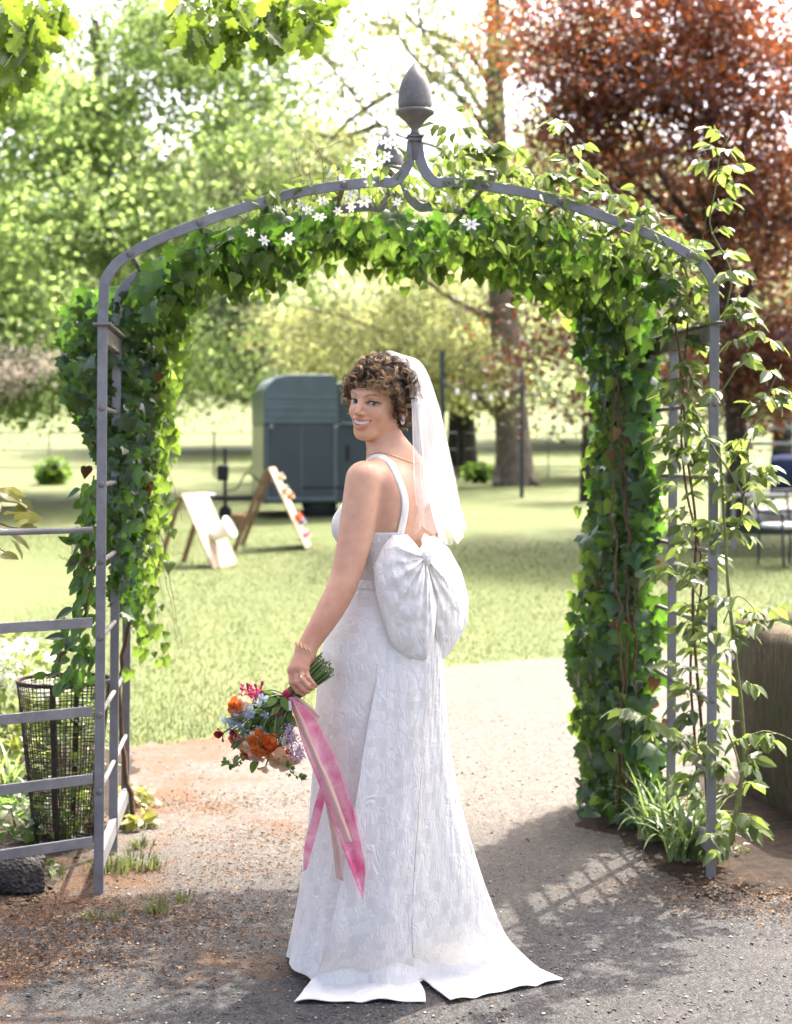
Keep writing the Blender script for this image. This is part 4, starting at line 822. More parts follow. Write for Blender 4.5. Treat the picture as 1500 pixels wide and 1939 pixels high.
def skin_colour(V):
    q = (V-HC)@HM.astype(float); x, y, z = q.T; ax_ = np.abs(x); n = len(V)
    c = np.tile(np.array((.56, .315, .195)), (n, 1)); face = (z > -.125) & (y > .0)
    def mixc(m, col): c[:] = c*(1-m[:, None])+np.array(col)*m[:, None]
    fc = np.clip((y-.01)/.05, 0, 1)*np.clip((z+.13)/.04, 0, 1)*np.clip((.09-ax_)/.03, 0, 1); mixc(.8*fc, (.63, .345, .185))
    bl = np.exp(-(((ax_-.038)/.017)**2+((z+.028)/.014)**2))*(y > .03); mixc(.45*bl, (.66, .26, .20))
    ns = np.exp(-((x/.012)**2+((z+.03)/.01)**2))*(y > .085); mixc(.2*ns, (.66, .3, .24))
    ek = ((ax_-.0305)/.0154)**2+((z+.0005)/.0055)**2; on = (y > .055) & (ax_ > .010) & (ax_ < .055)
    sh = np.exp(-(((ax_-.032)/.017)**2+((z-.007)/.0075)**2))*on; mixc(.65*sh, (.24, .105, .06))
    ln = np.clip(1-np.abs(np.sqrt(np.maximum(ek, 0))-1.10)/.30, 0, 1)*on; mixc(.95*np.clip(1.5*ln, 0, 1)*np.clip((z+.004)/.004, .45, 1), (.03, .018, .014))
    wing = np.exp(-(((ax_-.046)/.005)**2+((z-.003)/.0025)**2))*on; mixc(.8*wing, (.05, .03, .02))
    bz = .0185+.0055*np.sin(np.clip((ax_-.012)/.038, 0, 1)*2.5)-.0; br = np.clip(1-np.abs(z-bz)/.0046, 0, 1)*(ax_ > .012)*(ax_ < .050)*(y > .03); mixc(.9*np.clip(br*1.6, 0, 1), (.15, .078, .045))
    a, zc, yc = mouth(x); hgt = .0082*(1-a*a)
    lu = np.clip(1-np.abs(z-(zc+hgt+.0024))/(.0045-.002*a*a), 0, 1)*(ax_ < .0325)*(y > .06); ll = np.clip(1-np.abs(z-(zc-hgt-.0034))/(.0062-.003*a*a), 0, 1)*(ax_ < .0325)*(y > .06)
    mixc(np.clip(2.2*np.maximum(lu, ll), 0, .95), (.58, .15, .10))
    cav = (np.abs(z-zc) < hgt*.95) & (ax_ < .028) & (y > .05) & (y < yc-.004); c[cav] = (.12, .02, .02)
    # knuckles and finger tips
    for t in TI: mixc(.7*np.exp(-(np.linalg.norm(V-(t+np.array((.002, -.004, -.004))), axis=1)/.006)**2), (.62, .10, .085))
    for k in KN+PI_: mixc(.25*np.exp(-(np.linalg.norm(V-k, axis=1)/.014)**2), (.62, .28, .2))
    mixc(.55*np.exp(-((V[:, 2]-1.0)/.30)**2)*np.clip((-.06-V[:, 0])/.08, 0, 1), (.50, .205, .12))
    return c
def keep(V, F, mask):
    fm = mask[F].all(1); F = F[fm]; u, inv = np.unique(F, return_inverse=True); return V[u], inv.reshape(F.shape)
nk0 = HC+Hu*-.112-Hf*.01; nkn = unit(Hu+.5*Hf*0)
fa = unit(WR-FM); wp = WR-fa*.012
Vb, Fb_ = surface_nets(sd_body, (-.34, 4.10, .80), (.27, 4.76, 1.56), .0055)
sel = ((Vb-nk0)@nkn < .004) & (((Vb-wp)@fa < .004) | (Vb[:, 2] > 1.02) | (Vb[:, 0] > -.13)); Vb, Fb_ = keep(Vb, Fb_, sel)
Vh, Fh = surface_nets(lambda p: smin(sd_head(p), sd_body(p), .006) if False else smin(sd_head(p), sd_body(p, False), .003), HC-np.array((.13, .13, .145)), HC+np.array((.13, .13, .13)), .0019)
sel = (Vh-nk0)@nkn > -.004; Vh, Fh = keep(Vh, Fh, sel)
wb = np.stack(KN+TI+[WR]); Vd, Fd = surface_nets(lambda p: sd_body(p), wb.min(0)-.03, wb.max(0)+.035, .0019)
sel = (Vd-wp)@fa > -.002; Vd, Fd = keep(Vd, Fd, sel)
VV = np.concatenate([Vb, Vh, Vd]); FF = np.concatenate([Fb_, Fh+len(Vb), Fd+len(Vb)+len(Vh)])
def mat_skin():
    t = NT('skin'); c = t.n('ShaderNodeAttribute', attribute_name='col').outputs['Color']; g = t.geo(); n = t.noise(28, 4, .6, g).outputs[0]; fr_ = t.n('ShaderNodeTexVoronoi', {'Vector': g, 'Scale': 55.0}).outputs['Distance']
    big = t.noise(7, 4, .6, g).outputs[0]; c1 = t.mix(.16, c, t.ramp(big, [(.35, (.46, .18, .10)), (.65, (.74, .47, .31))])); c2 = t.mix(.16, c1, t.ramp(n, [(.3, (.40, .19, .13)), (.7, (.75, .5, .38))])); fm = t.ramp(fr_, [(.05, (.18, .18, .18)), (.09, (0, 0, 0))]); c3 = t.mix(fm, c2, (.32, .15, .09))
    return t.surf(t.bsdf(c3, .45, .35, normal=t.bump(t.noise(500, 3, .6, g).outputs[0], .08, .001), **{'Subsurface Weight': .18, 'Subsurface Radius': (1.0, .35, .2), 'Subsurface Scale': .006}))
M_SKIN = mat_skin()
bride = empty('person', (-.05, 4.48, 0), 'woman in a white wedding dress and veil looking back over her shoulder with a bouquet', 'person')
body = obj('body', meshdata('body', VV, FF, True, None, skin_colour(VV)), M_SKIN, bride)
# legs under the dress
lg = MB()
for sx in (-1, 1):
    h0 = N0-lb_*.08*sx+np.array((-.02, .02, -.55)); lg.tube(cr([h0, h0+np.array((-.01, .03, -.42)), h0+np.array((-.02, .05, -.80)), h0+np.array((-.02, .05, -.86))], 12), np.interp(np.linspace(0, 1, 12), [0, .5, .7, 1], [.075, .05, .05, .03]), 14)
lego = lg.build('legs', plain('skin_plain', (.56, .32, .23), .5), body, True)
for sx in (-1, 1):
    h0 = N0-lb_*.08*sx+np.array((-.04, .07, 0)); MB().tube([(h0[0]-fb_[0]*.05, h0[1]-fb_[1]*.05, .05), (h0[0], h0[1], .035), (h0[0]+fb_[0]*.12, h0[1]+fb_[1]*.12, .02)], [.03, .035, .018], 10).build('shoe', plain('white_shoe', (.8, .78, .74), .4), bride, True)
# ---- eyes, teeth
camv = np.array((0, 0, CAMZ))
for sx in (-1, 1):
    ec = tw(sx*.0305, .0652, 0); gz_ = unit(camv-ec); up_ = unit(np.cross(np.cross(gz_, ZU), gz_)); rt_ = np.cross(gz_, up_); V = []; F = []; nr, ns = 22, 32; cc = []
    for i in range(nr+1):
        a = .02+(math.pi*.62)*i/nr
        for j in range(ns):
            t = 2*math.pi*j/ns; V.append(ec+.0132*(gz_*math.cos(a)+(rt_*math.cos(t)+up_*math.sin(t))*math.sin(a))); cc.append((.01, .01, .012) if a < .22 else ((.085, .13, .14) if a < .52 else ((.025, .045, .055) if a < .60 else (.46, .43, .41))))
    F = [(i*ns+j, (i+1)*ns+j, (i+1)*ns+(j+1) % ns, i*ns+(j+1) % ns) for i in range(nr) for j in range(ns)]+[tuple(range(ns-1, -1, -1))]
    me = meshdata('eye', np.array(V), F, True, None, np.array(cc)); t_ = NT('eye'); t_ = t_.surf(t_.bsdf(t_.n('ShaderNodeAttribute', attribute_name='col').outputs['Color'], .08, .6)); obj('eye', me, t_, bride)
M_LASH = plain('eyelash', (.012, .009, .008), .6)
for sx in (-1, 1):
    pts = [tw(sx*(.0305+.0158*math.cos(t)), .0800-.0075*math.cos(t)**2-(.003 if math.cos(t) > 0 else 0), .0058*math.sin(t)+.0006+(.0022 if math.cos(t) > .8 else 0)) for t in np.linspace(-.12, math.pi-.1, 15)]
    MB().tube(pts, np.interp(np.linspace(0, 1, 15), [0, .15, .7, 1], [.0010, .0020, .0016, .0007]), 6).build('eyelash', M_LASH, body, True)
M_TEETH = plain('tooth_enamel', (.80, .78, .73), .25, .5, 0, .03)
for k in range(-4, 5):
    w = (.0080, .0070, .0072, .0062, .0055)[abs(k)]; x0 = np.sign(k)*(0, .0074, .0146, .0208, .0262)[abs(k)] if k else 0
    if k == 0: continue
    x0 = x0-np.sign(k)*.0035; a, zc, yc = mouth(np.array([x0])); y0 = float(yc[0])-.0062; z0 = float(zc[0])+.0006; hh = .0125*(1-.35*float(a[0])**2)
    nrm = unit(np.array((x0*.9, .03, 0))); R = np.stack([Hl*nrm[1]-Hf*nrm[0], Hl*nrm[0]+Hf*nrm[1], Hu], 1)
    MB().box(tw(x0, y0, z0), (w*1.03, .005, hh), R, .0014).build('tooth', M_TEETH, body, True)
# ---- hair
def hair_dir(n):
    v = unit(RNG.normal(0, 1, (n, 3))); return v
def scalp(v): return np.stack([v[:, 0]*.073, -.022+v[:, 1]*.090, .030+v[:, 2]*.082], 1)
def hairy(s): 
    x, y, z = s.T; line = np.interp(np.abs(x), [0, .03, .05, .065, .08], [.060, .058, .045, .02, -.02]); f = (y > .012) & (z < line)
    low = z < np.interp(y, [-.12, -.06, -.02, .01], [-.055, -.06, -.045, -.005]); ear = (np.abs(x) > .055) & (y > -.022) & (y < .02) & (z < -.012)
    return ~(f | low | ear)
M_HAIR = NT('curly_hair'); _c = M_HAIR.n('ShaderNodeAttribute', attribute_name='col').outputs['Color']; M_HAIR = M_HAIR.surf(M_HAIR.n('ShaderNodeMixShader', {0: .15, 1: M_HAIR.bsdf(_c, .38, .5), 2: M_HAIR.n('ShaderNodeBsdfTranslucent', {'Color': _c}).outputs[0]}).outputs[0])
th_, ph_ = np.meshgrid(np.linspace(0, 2*math.pi, 61)[:-1], np.linspace(.02, math.pi-.02, 40)); v = np.stack([np.sin(ph_)*np.cos(th_), np.sin(ph_)*np.sin(th_), np.cos(ph_)], -1).reshape(-1, 3); s = scalp(v)
ok = hairy(s); s2 = s+v*.008; Fc = np.array([(i*60+j, (i+1)*60+j, (i+1)*60+(j+1) % 60, i*60+(j+1) % 60) for i in range(39) for j in range(60)]); W_ = np.array([tw(*q) for q in s2]); Vc, Fc = keep(W_, Fc, ok)
HV, HF, HCc = [Vc], [np.array(Fc)], [np.tile((.022, .012, .008), (len(Vc), 1))]; nv = len(Vc)
v = hair_dir(3600); s = scalp(v); ok = hairy(s); v, s = v[ok], s[ok]; v, s = v[:900], s[:900]
m = 26; tt = np.linspace(0, 1, m)
for i in range(len(v)):
    nrm = unit(v[i]*np.array((1/.073, 1/.09, 1/.082))); front = max(0, nrm[1]); back = max(0, -nrm[1])
    L = random.uniform(.026, .052)*(1-.65*back)*(1-.3*max(0, nrm[2]))*(.55 if s[i][0] > .03 and s[i][1] < -.045 else 1); axis = unit(nrm*.9+np.array((0, 0, -.25-.5*(s[i][2] < .04)))+np.array((0, .30*front, -.75*front))+RNG.normal(0, .3, 3))
    a1 = unit(np.cross(axis, RNG.normal(0, 1, 3))); a2 = np.cross(axis, a1); turns = random.uniform(1.0, 2.0)*random.choice((-1, 1)); cr_ = random.uniform(.006, .0125)*(1-.45*back); phs = random.random()*6.28; lk_gold = random.random()**1.5*(.8+.5*(s[i][0] < -.01 or front > .2)); rt0 = random.uniform(.15, .5)
    for st_ in range(7):
        r_t = (cr_+random.uniform(-.0028, .0028))*np.minimum(1, .3+tt*2.2); p_ = phs+random.uniform(-.35, .35); o_ = RNG.normal(0, .0018, 3)
        p = s[i]+nrm*.004+o_+np.outer(tt*L, axis)+np.array((0, 0, -.008))*(tt**2)[:, None]+(np.cos(turns*6.28*tt+p_)*r_t)[:, None]*a1+(np.sin(turns*6.28*tt+p_)*r_t)[:, None]*a2
        W_ = HC+p@np.stack([Hl, Hf, Hu]); T = unit(np.gradient(W_, axis=0)); N_ = unit(np.cross(T, RNG.normal(0, 1, 3))); B_2 = np.cross(T, N_); rad = random.uniform(.0004, .0009)*np.interp(tt, [0, .2, .8, 1], [1, 1, .85, .3])
        V = np.stack([W_+(N_*math.cos(q)+B_2*math.sin(q))*rad[:, None] for q in (0, 2.09, 4.19)], 1).reshape(-1, 3)
        F = np.array([(k*3+j, k*3+(j+1) % 3, (k+1)*3+(j+1) % 3, (k+1)*3+j) for k in range(m-1) for j in range(3)])
        gold = np.clip(np.clip((tt-rt0)*2.2, 0, 1)*lk_gold*random.uniform(.7, 1.1), 0, 1); col = np.outer(1-gold, (.020, .009, .005))+np.outer(gold, (.66, .42, .2))
        HV.append(V); HF.append(F+nv); HCc.append(np.repeat(col, 3, 0)); nv += len(V)
hair = obj('hair', meshdata('hair', np.concatenate(HV), np.concatenate(HF), True, None, np.concatenate(HCc)), M_HAIR, bride)
# ---- dress cloth
def mat_dress(name, tr=.0, sheer=0.0):
    t = NT(name); g = t.geo(); mp = t.n('ShaderNodeMapping', {'Vector': g, 'Scale': (1, 1, .30)}).outputs[0]
    w = t.noise(46, 3, .6, mp, 1.1).outputs[0]; rdg = t.math('SUBTRACT', 1.0, t.math('MULTIPLY', t.math('ABSOLUTE', t.math('SUBTRACT', w, .5)), 5.0), True)
    w2 = t.noise(110, 3, .6, g, .8).outputs[0]; ch = t.n('ShaderNodeTexVoronoi', {'Vector': g, 'Scale': 40.0, 'Randomness': .55}, distance='CHEBYCHEV').outputs['Color']
    sp = t.n('ShaderNodeSeparateColor', {0: ch}).outputs[0]; patch = t.ramp(sp, [(.80, (0, 0, 0)), (.82, (1, 1, 1))], 'LINEAR')
    col = t.mix(patch, (.87, .845, .79), (.77, .748, .70)); h = t.math('ADD', t.math('MULTIPLY', rdg, t.math('SUBTRACT', 1.0, t.math('MULTIPLY', t.n('ShaderNodeRGBToBW', {0: patch}).outputs[0], .85))), t.math('MULTIPLY', w2, .35))
    rough = t.math('SUBTRACT', .52, t.math('MULTIPLY', t.n('ShaderNodeRGBToBW', {0: patch}).outputs[0], .2))
    sh = t.bsdf(col, rough, .35, normal=t.bump(h, .46, .007), **{'Sheen Weight': .15})
    tb = t.n('ShaderNodeBsdfTranslucent', {'Color': (.8, .79, .75, 1)}).outputs[0]
    return t.surf(t.n('ShaderNodeMixShader', {0: .2, 1: sh, 2: tb}).outputs[0])
M_DRESS = mat_dress('white_jacquard')
# bodice: follows the torso just outside the skin
th_ = np.linspace(0, 2*math.pi, 97)[:-1]; dirs = np.cos(th_)[:, None]*lb_+np.sin(th_)[:, None]*fb_; rs_ = np.linspace(.02, .26, 121)
def torso_r(z, cen):
    out = []
    for d_ in dirs:
        pts = cen+np.outer(rs_, d_); pts[:, 2] = z; s_ = sd_torso(pts.astype(np.float32)); k = np.argmax(s_ > 0); out.append(rs_[k] if s_[k] > 0 else .26)
    out = np.array(out); return out
fr_ = np.clip(np.sin(th_), -1, 1); ztop_ = 1.245+.085*np.clip(fr_+.15, 0, 1)**.8-.085*np.clip((-fr_-.62)/.3, 0, 1); zbot_ = np.minimum(1.103+.06*np.clip(-fr_-.1, 0, 1), ztop_-.02)
rows = []; zs = np.linspace(1.09, 1.36, 28); RR = np.array([torso_r(z, N0) for z in zs]); RR = (RR+np.roll(RR, 1, 1)+np.roll(RR, -1, 1))/3
for k in range(22):
    f = k/21; z = zbot_+(ztop_-zbot_)*f; r = np.array([np.interp(z[j], zs, RR[:, j]) for j in range(96)])+.0045; rows.append(np.stack([N0[0]+r*dirs[:, 0], N0[1]+r*dirs[:, 1], z], 1))
bod = MB().grid(np.array(rows), close_u=True).build('bodice', M_DRESS, bride, True); solidify(bod, .003)
def push(p, off):
    p = np.array(p, float)
    for _ in range(6):
        e = 1e-3; d = float(sd_body(p[None])[0]); g = np.array([float(sd_body((p+np.eye(3)[k]*e)[None])[0])-d for k in range(3)])/e; g /= max(np.linalg.norm(g), 1e-6); p = p-g*(d-off)
    return p, g
for sg in (1, -1):
    base = [N0+fb_*.10+lb_*.085*sg+ZU*-.13, N0+fb_*.06+lb_*.088*sg+ZU*-.05, N0+fb_*.01+lb_*.088*sg+ZU*.0, N0-fb_*.05+lb_*.088*sg-ZU*.05, N0-fb_*.07+lb_*.094*sg-ZU*.12, N0-fb_*.075+lb_*.10*sg-ZU*.19, N0-fb_*.075+lb_*.102*sg-ZU*.225]
    c = cr(base, 40); pn = [push(q, .003) for q in c]; c = np.array([a for a, _ in pn]); c = [c] ; c = c[0]
    for _ in range(10): c[1:-1] = (c[:-2]+2*c[1:-1]+c[2:])/4
    nn = np.array([b for _, b in pn]);
    for _ in range(12): nn[1:-1] = unit(nn[:-2]+nn[1:-1]+nn[2:])
    c = c+nn*.002; T = unit(np.gradient(c, axis=0)); S_ = unit(np.cross(T, nn)); wv = .0105
    solidify(MB().grid(np.stack([c-S_*wv-nn*.001, c-S_*wv*.5, c+S_*wv*.5, c+S_*wv-nn*.001], 1)).build('strap', M_DRESS, bride, True), .0025)
# skirt
SKZ = [1.108, 1.06, .98, .90, .75, .6, .45, .3, .15, .012]; SKC = [(-.015, 4.43), (-.022, 4.428), (-.035, 4.425), (-.04, 4.43), (-.044, 4.44), (-.048, 4.455), (-.052, 4.475), (-.056, 4.495), (-.060, 4.52), (-.064, 4.545)]
SKA = [.130, .145, .165, .18, .186, .19, .20, .215, .235, .262]; SKB = [.100, .115, .145, .17, .180, .185, .192, .205, .222, .245]
th_ = np.linspace(0, 2*math.pi, 181)[:-1]; rows = []
for z in np.concatenate([np.linspace(1.108, .9, 14), np.linspace(.88, .012, 46)]):
    zz = SKZ[::-1]; ca = np.interp(z, zz, [c[0] for c in SKC][::-1]); cb = np.interp(z, zz, [c[1] for c in SKC][::-1]); a = np.interp(z, zz, SKA[::-1]); b = np.interp(z, zz, SKB[::-1]); w = np.clip((1.0-z)/1.0, 0, 1)**1.5
    f = 1+w*(.035*np.sin(5*th_+.6+.6*z)+.030*np.sin(9*th_+2.1-1.1*z)+.012*np.sin(17*th_+4*z))+.004*np.sin(23*th_+15*z)*np.sin(31*z)
    p = np.outer(np.cos(th_)*a*f, lb_)+np.outer(np.sin(th_)*b*f, fb_); rows.append(np.stack([ca+p[:, 0], cb+p[:, 1], np.full(180, z)+.012*np.sin(3*th_)*(z < .05)], 1))
skirt = MB().grid(np.array(rows), close_u=True).build('skirt', M_DRESS, bride, True)
wb_ = MB().grid(np.array([rows[0]+np.array((0, 0, .006)), rows[0]*1.0+unit(rows[0]-rows[0].mean(0))*.004, rows[1]+unit(rows[1]-rows[1].mean(0))*.004]), close_u=True).build('waistband', M_DRESS, skirt, True)
# two long tails falling from the bow to the ground as a train
def sheet_px(name, left, right, nu, nv_, mat, parent, fold=.006, kf=5, ph=0.0, thick=.003, crumple=.0025):
    l = cr([tuple(P(*q)) for q in left], nv_); r = cr([tuple(P(*q)) for q in right], nv_); u = np.linspace(0, 1, nu); G = l[:, None]*(1-u)[None, :, None]+r[:, None]*u[None, :, None]
    W_ = unit(r-l); T = unit(np.gradient((l+r)/2, axis=0)); N_ = unit(np.cross(W_, T)); N_ = np.where((N_[:, 1] > 0)[:, None], -N_, N_); vv = np.linspace(0, 1, nv_)
    off = fold*np.sin(kf*2*math.pi*u[None]+ph+1.5*vv[:, None])*np.sin(math.pi*np.clip(vv, 0, 1))[:, None]**.4*(.3+.7*vv[:, None])
    off = off+crumple*(np.sin(37*u[None]+23*vv[:, None]+ph)*np.sin(61*vv[:, None]+11*u[None]))+.012*np.sin(math.pi*u)[None]*np.clip(1-vv[:, None]*1.02, 0, 1)**.5
    G = G+N_[:, None]*off[..., None]; G[..., 2] = np.maximum(G[..., 2], .007+.009*np.abs(np.sin(6*u+ph)+.4*np.sin(17*u))[None]*np.clip(vv*3-2, 0, 1)[:, None]); o = MB().grid(G).build(name, mat, parent, True); solidify(o, thick); return o
def Zd(px, py, z): Y = (CAMZ-z)*FPX/(py-HY); return (px, py, Y)
sheet_px('train_panel', [(752, 1160, 4.30), (722, 1250, 4.262), (692, 1400, 4.235), (668, 1550, 4.225), (638, 1700, 4.225), (614, 1800, 4.245), Zd(594, 1850, .03), Zd(573, 1880, .012), Zd(557, 1899, .008)],
         [(812, 1160, 4.30), (816, 1250, 4.265), (803, 1400, 4.262), (790, 1550, 4.262), (781, 1700, 4.27), (780, 1800, 4.29), Zd(792, 1850, .03), Zd(804, 1876, .012), Zd(806, 1898, .008)], 70, 120, M_DRESS, skirt, .005, 1.6, .4, .003, .0012)
sheet_px('train_panel', [(806, 1160, 4.305), (802, 1250, 4.28), (800, 1400, 4.272), (790, 1550, 4.272), (780, 1700, 4.28), (780, 1790, 4.295), Zd(790, 1840, .035), Zd(818, 1868, .014), Zd(853, 1899, .008)],
         [(830, 1160, 4.33), (838, 1250, 4.325), (851, 1400, 4.335), (880, 1550, 4.35), (928, 1700, 4.38), (962, 1775, 4.41), Zd(1000, 1815, .04), Zd(1032, 1838, .014), Zd(1067, 1857, .008)], 70, 120, M_DRESS, skirt, .005, 1.3, 1.7, .003, .0012)
# bow
def puff(name, K, fan, depth, mat, parent, nu=48, nv_=110, Yc=4.27, pl=9, seed=0):
    fan = np.array(fan, float); ang = np.linspace(0, len(fan)-1, nv_); rim = np.stack([np.interp(ang, np.arange(len(fan)), fan[:, k]) for k in range(3)], 1)
    for _ in range(3): rim[1:-1] = (rim[:-2]+2*rim[1:-1]+rim[2:])/4
    Kw = np.array(P(*K)); Rw = np.array([P(*q) for q in rim]); u = np.linspace(0, 1, nu); vv = np.linspace(0, 1, nv_); m = MB()
    for side, dd in ((-1, depth), (1, depth*.55)):
        prof = np.sin(math.pi*np.clip(u, 0, 1)**.58)**.62; edge = np.sin(math.pi*np.clip(vv*.94+.03, 0, 1))**.35
        ple = 1+.11*np.sin(pl*math.pi*vv+seed)[None]*(1-u)[:, None]**.8+.07*np.sin(2.3*pl*math.pi*vv+2*seed+4*u[:, None])*(1-.5*u)[:, None]+.04*np.sin(29*vv[None]+23*u[:, None])
        G = Kw[None, None]+(Rw-Kw)[None]*u[:, None, None]; G = G+np.array((.15*side*0, side*1.0, .0))[None, None]*(dd*prof[:, None]*edge[None]*ple)[..., None]; uu = u[:, None]; wv = vv[None]; G = G+(.0005*np.sin(41*wv+9*np.sin(7*uu)+seed)*np.sin(17*uu+13*wv)+.0005*np.sin(67*wv-31*uu+2*seed)+.0006*np.sin(53*uu+29*wv))[..., None]*np.array((.3, -1*(-side)*-1*-1, .3))*np.sin(math.pi*np.clip(uu, 0, 1))[..., None]
        m.grid(G)
    o = m.build(name, mat, parent, True); return o
bow = empty('bow', tuple(P(805, 1050, 4.29)), parent=None); bow.parent = bride; bow.matrix_parent_inverse = Matrix.Translation(bride.location).inverted()
puff('bow_loop', (806, 1052, 4.285), [(785, 1030, 4.29), (765, 1014, 4.29), (745, 1012, 4.28), (726, 1032, 4.27), (707, 1075, 4.26), (712, 1125, 4.255), (728, 1180, 4.25), (742, 1222, 4.25), (775, 1248, 4.25), (808, 1250, 4.255), (822, 1215, 4.26), (827, 1150, 4.27)], .060, M_DRESS, bow, seed=1.0)
puff('bow_fold', (800, 1046, 4.30), [(790, 1034, 4.31), (770, 1010, 4.315), (743, 1003, 4.31), (722, 1018, 4.30), (708, 1048, 4.295), (704, 1078, 4.29), (716, 1100, 4.29)], .030, M_DRESS, bow, seed=3.0, pl=5)
puff('bow_fold', (812, 1046, 4.33), [(806, 1018, 4.36), (822, 1014, 4.365), (850, 1038, 4.375), (874, 1082, 4.38), (888, 1135, 4.38), (886, 1180, 4.375), (868, 1214, 4.37)], .028, M_DRESS, bow, seed=4.0, pl=5)
puff('bow_loop', (806, 1052, 4.30), [(797, 1022, 4.33), (803, 1009, 4.34), (822, 1022, 4.35), (848, 1058, 4.36), (870, 1100, 4.36), (881, 1150, 4.355), (876, 1192, 4.35), (858, 1230, 4.34), (838, 1252, 4.33), (828, 1225, 4.31), (825, 1150, 4.30)], .050, M_DRESS, bow, seed=2.3, pl=8)
k_ = MB(); th_ = np.linspace(0, 2*math.pi, 33)[:-1]; kc = np.array(P(806, 1052, 4.262))
k_.grid(np.array([[kc+np.array((.020*math.sin(f)*math.cos(t)*(1+.15*math.sin(5*t)), .030*math.sin(f)*math.sin(t), .030*math.cos(f)+.004*math.sin(6*t))) for t in th_] for f in np.linspace(.05, math.pi-.05, 16)]), close_u=True); k_.build('knot', M_DRESS, bow, True)
# ---- veil
def mat_tulle():
    t = NT('white_tulle'); g = t.geo(); n = t.noise(9, 3, .5, g).outputs[0]; f = t.n('ShaderNodeMapRange', {'Value': n, 'From Min': .3, 'From Max': .7, 'To Min': .17, 'To Max': .30}).outputs[0]
    lw = t.n('ShaderNodeLayerWeight', {'Blend': .35}).outputs['Facing']; f2 = t.math('ADD', f, t.math('MULTIPLY', lw, .30), True)
    d = t.n('ShaderNodeMixShader', {0: .45, 1: t.n('ShaderNodeBsdfDiffuse', {'Color': (.86, .86, .86, 1)}).outputs[0], 2: t.n('ShaderNodeBsdfTranslucent', {'Color': (.86, .86, .86, 1)}).outputs[0]}).outputs[0]
    return t.surf(t.n('ShaderNodeMixShader', {0: f2, 1: t.n('ShaderNodeBsdfTransparent').outputs[0], 2: d}).outputs[0])
M_TULLE = mat_tulle(); veil = empty('veil', tuple(P(770, 680, 4.45)), parent=None); veil.parent = bride; veil.matrix_parent_inverse = Matrix.Translation(bride.location).inverted()
def veil_sheet(left, right, nu, nv_, amp, kf, ph, bulge=.03, jag=.0):
    l = cr([tuple(P(*q)) for q in left], nv_); r = cr([tuple(P(*q)) for q in right], nv_); u = np.linspace(0, 1, nu); vv = np.linspace(0, 1, nv_); G = l[:, None]*(1-u)[None, :, None]+r[:, None]*u[None, :, None]
    w = .15+.85*vv; ww = u+.02*np.sin(7*u+ph); off = (amp*np.sin(kf*2*math.pi*ww+ph)+amp*.35*np.sin(kf*5.3*math.pi*ww+2*ph)*np.sin(3*ww+ph))[None]*w[:, None]
    G[..., 1] += off+.0-bulge*np.sin(math.pi*u)[None]*w[:, None]*.6; G[..., 0] += .35*np.roll(off, 3, 1); G[..., 2] += bulge*np.sin(math.pi*u)[None]*np.exp(-(vv/.12)**2)[:, None]*.5+jag*(2*np.abs((kf*1.3*u+.17*ph+.12*np.sin(9*u)) % 1-.5)-.5)[None]*(vv**5)[:, None]
    return MB().grid(G).build('veil_layer', M_TULLE, veil, True)
LE = [(722, 679, 4.42), (758, 692, 4.395), (776, 745, 4.375), (780, 830, 4.335), (781, 900, 4.315), (786, 962, 4.305)]; RE = [(748, 669, 4.47), (798, 688, 4.50), (828, 760, 4.51), (848, 845, 4.50), (862, 910, 4.49), (869, 955, 4.48)]
veil_sheet(LE, RE, 90, 70, .010, 2.2, .3, .03, .02)
veil_sheet([(728, 680, 4.43), (762, 695, 4.40), (779, 750, 4.38), (783, 840, 4.345), (784, 930, 4.32), (784, 1004, 4.31)], [(752, 668, 4.475), (802, 692, 4.51), (832, 770, 4.52), (852, 860, 4.51), (870, 940, 4.50), (888, 1000, 4.49)], 90, 80, .013, 2.6, 1.9, .02, .03)
veil_sheet([(742, 682, 4.44), (772, 704, 4.42), (790, 780, 4.40), (800, 870, 4.37), (815, 960, 4.35), (835, 1030, 4.35)], [(754, 669, 4.48), (800, 690, 4.51), (830, 770, 4.52), (850, 860, 4.51), (866, 950, 4.50), (877, 1022, 4.48)], 70, 70, .011, 1.7, 4.0, .02, .02)
# ---- jewellery
M_GOLD = plain('gold', (.75, .5, .22), .25, .5, 1.0, .1); M_PEARL = plain('pearl', (.85, .83, .8), .2, .5, 0, .05)
rg = MB(); th_ = np.linspace(0, 2*math.pi, 31)[:-1]; bcn = np.array(P(577.5, 1228, 4.215)); b1_ = unit(np.cross(fa, (0, 1, 0))); b2_ = np.cross(fa, b1_)
for k in range(30):
    a = th_[k]; q = bcn+(b1_*math.cos(a)+b2_*math.sin(a))*.0305; tdir = -b1_*math.sin(a)+b2_*math.cos(a); rg.tube(cr([q-tdir*.003+fa*.002, q+fa*.004*(1 if k % 2 else -1), q+tdir*.003-fa*.002], 5), .0016, 5)
rg.build('bracelet', M_GOLD, bride, True)
rc_ = KN[2]*.25+PI_[2]*.75; ft = unit(PI_[2]-KN[2]); r1_ = unit(np.cross(ft, (0, 1, 0))); r2_ = np.cross(ft, r1_); rng_ = MB().tube([rc_+(r1_*math.cos(a)+r2_*math.sin(a))*.0098 for a in np.linspace(0, 6.283, 25)], .0011, 6).build('ring', M_GOLD, bride, True)
MB().lathe([(.001, 0), (.003, .001), (.003, .002), (.0005, .004)], rc_+np.array((0, -.0095, 0)), 8, rotm('X', math.pi/2)).build('stone', M_PEARL, rng_)
er = tw(.078, -.004, -.046); ero = MB().tube([er+Hl*.004+np.array((math.cos(a)*.0035, -.002, math.sin(a)*.0085)) for a in np.linspace(0, 6.283, 21)], .0024, 8).build('earring', M_PEARL, bride, True)
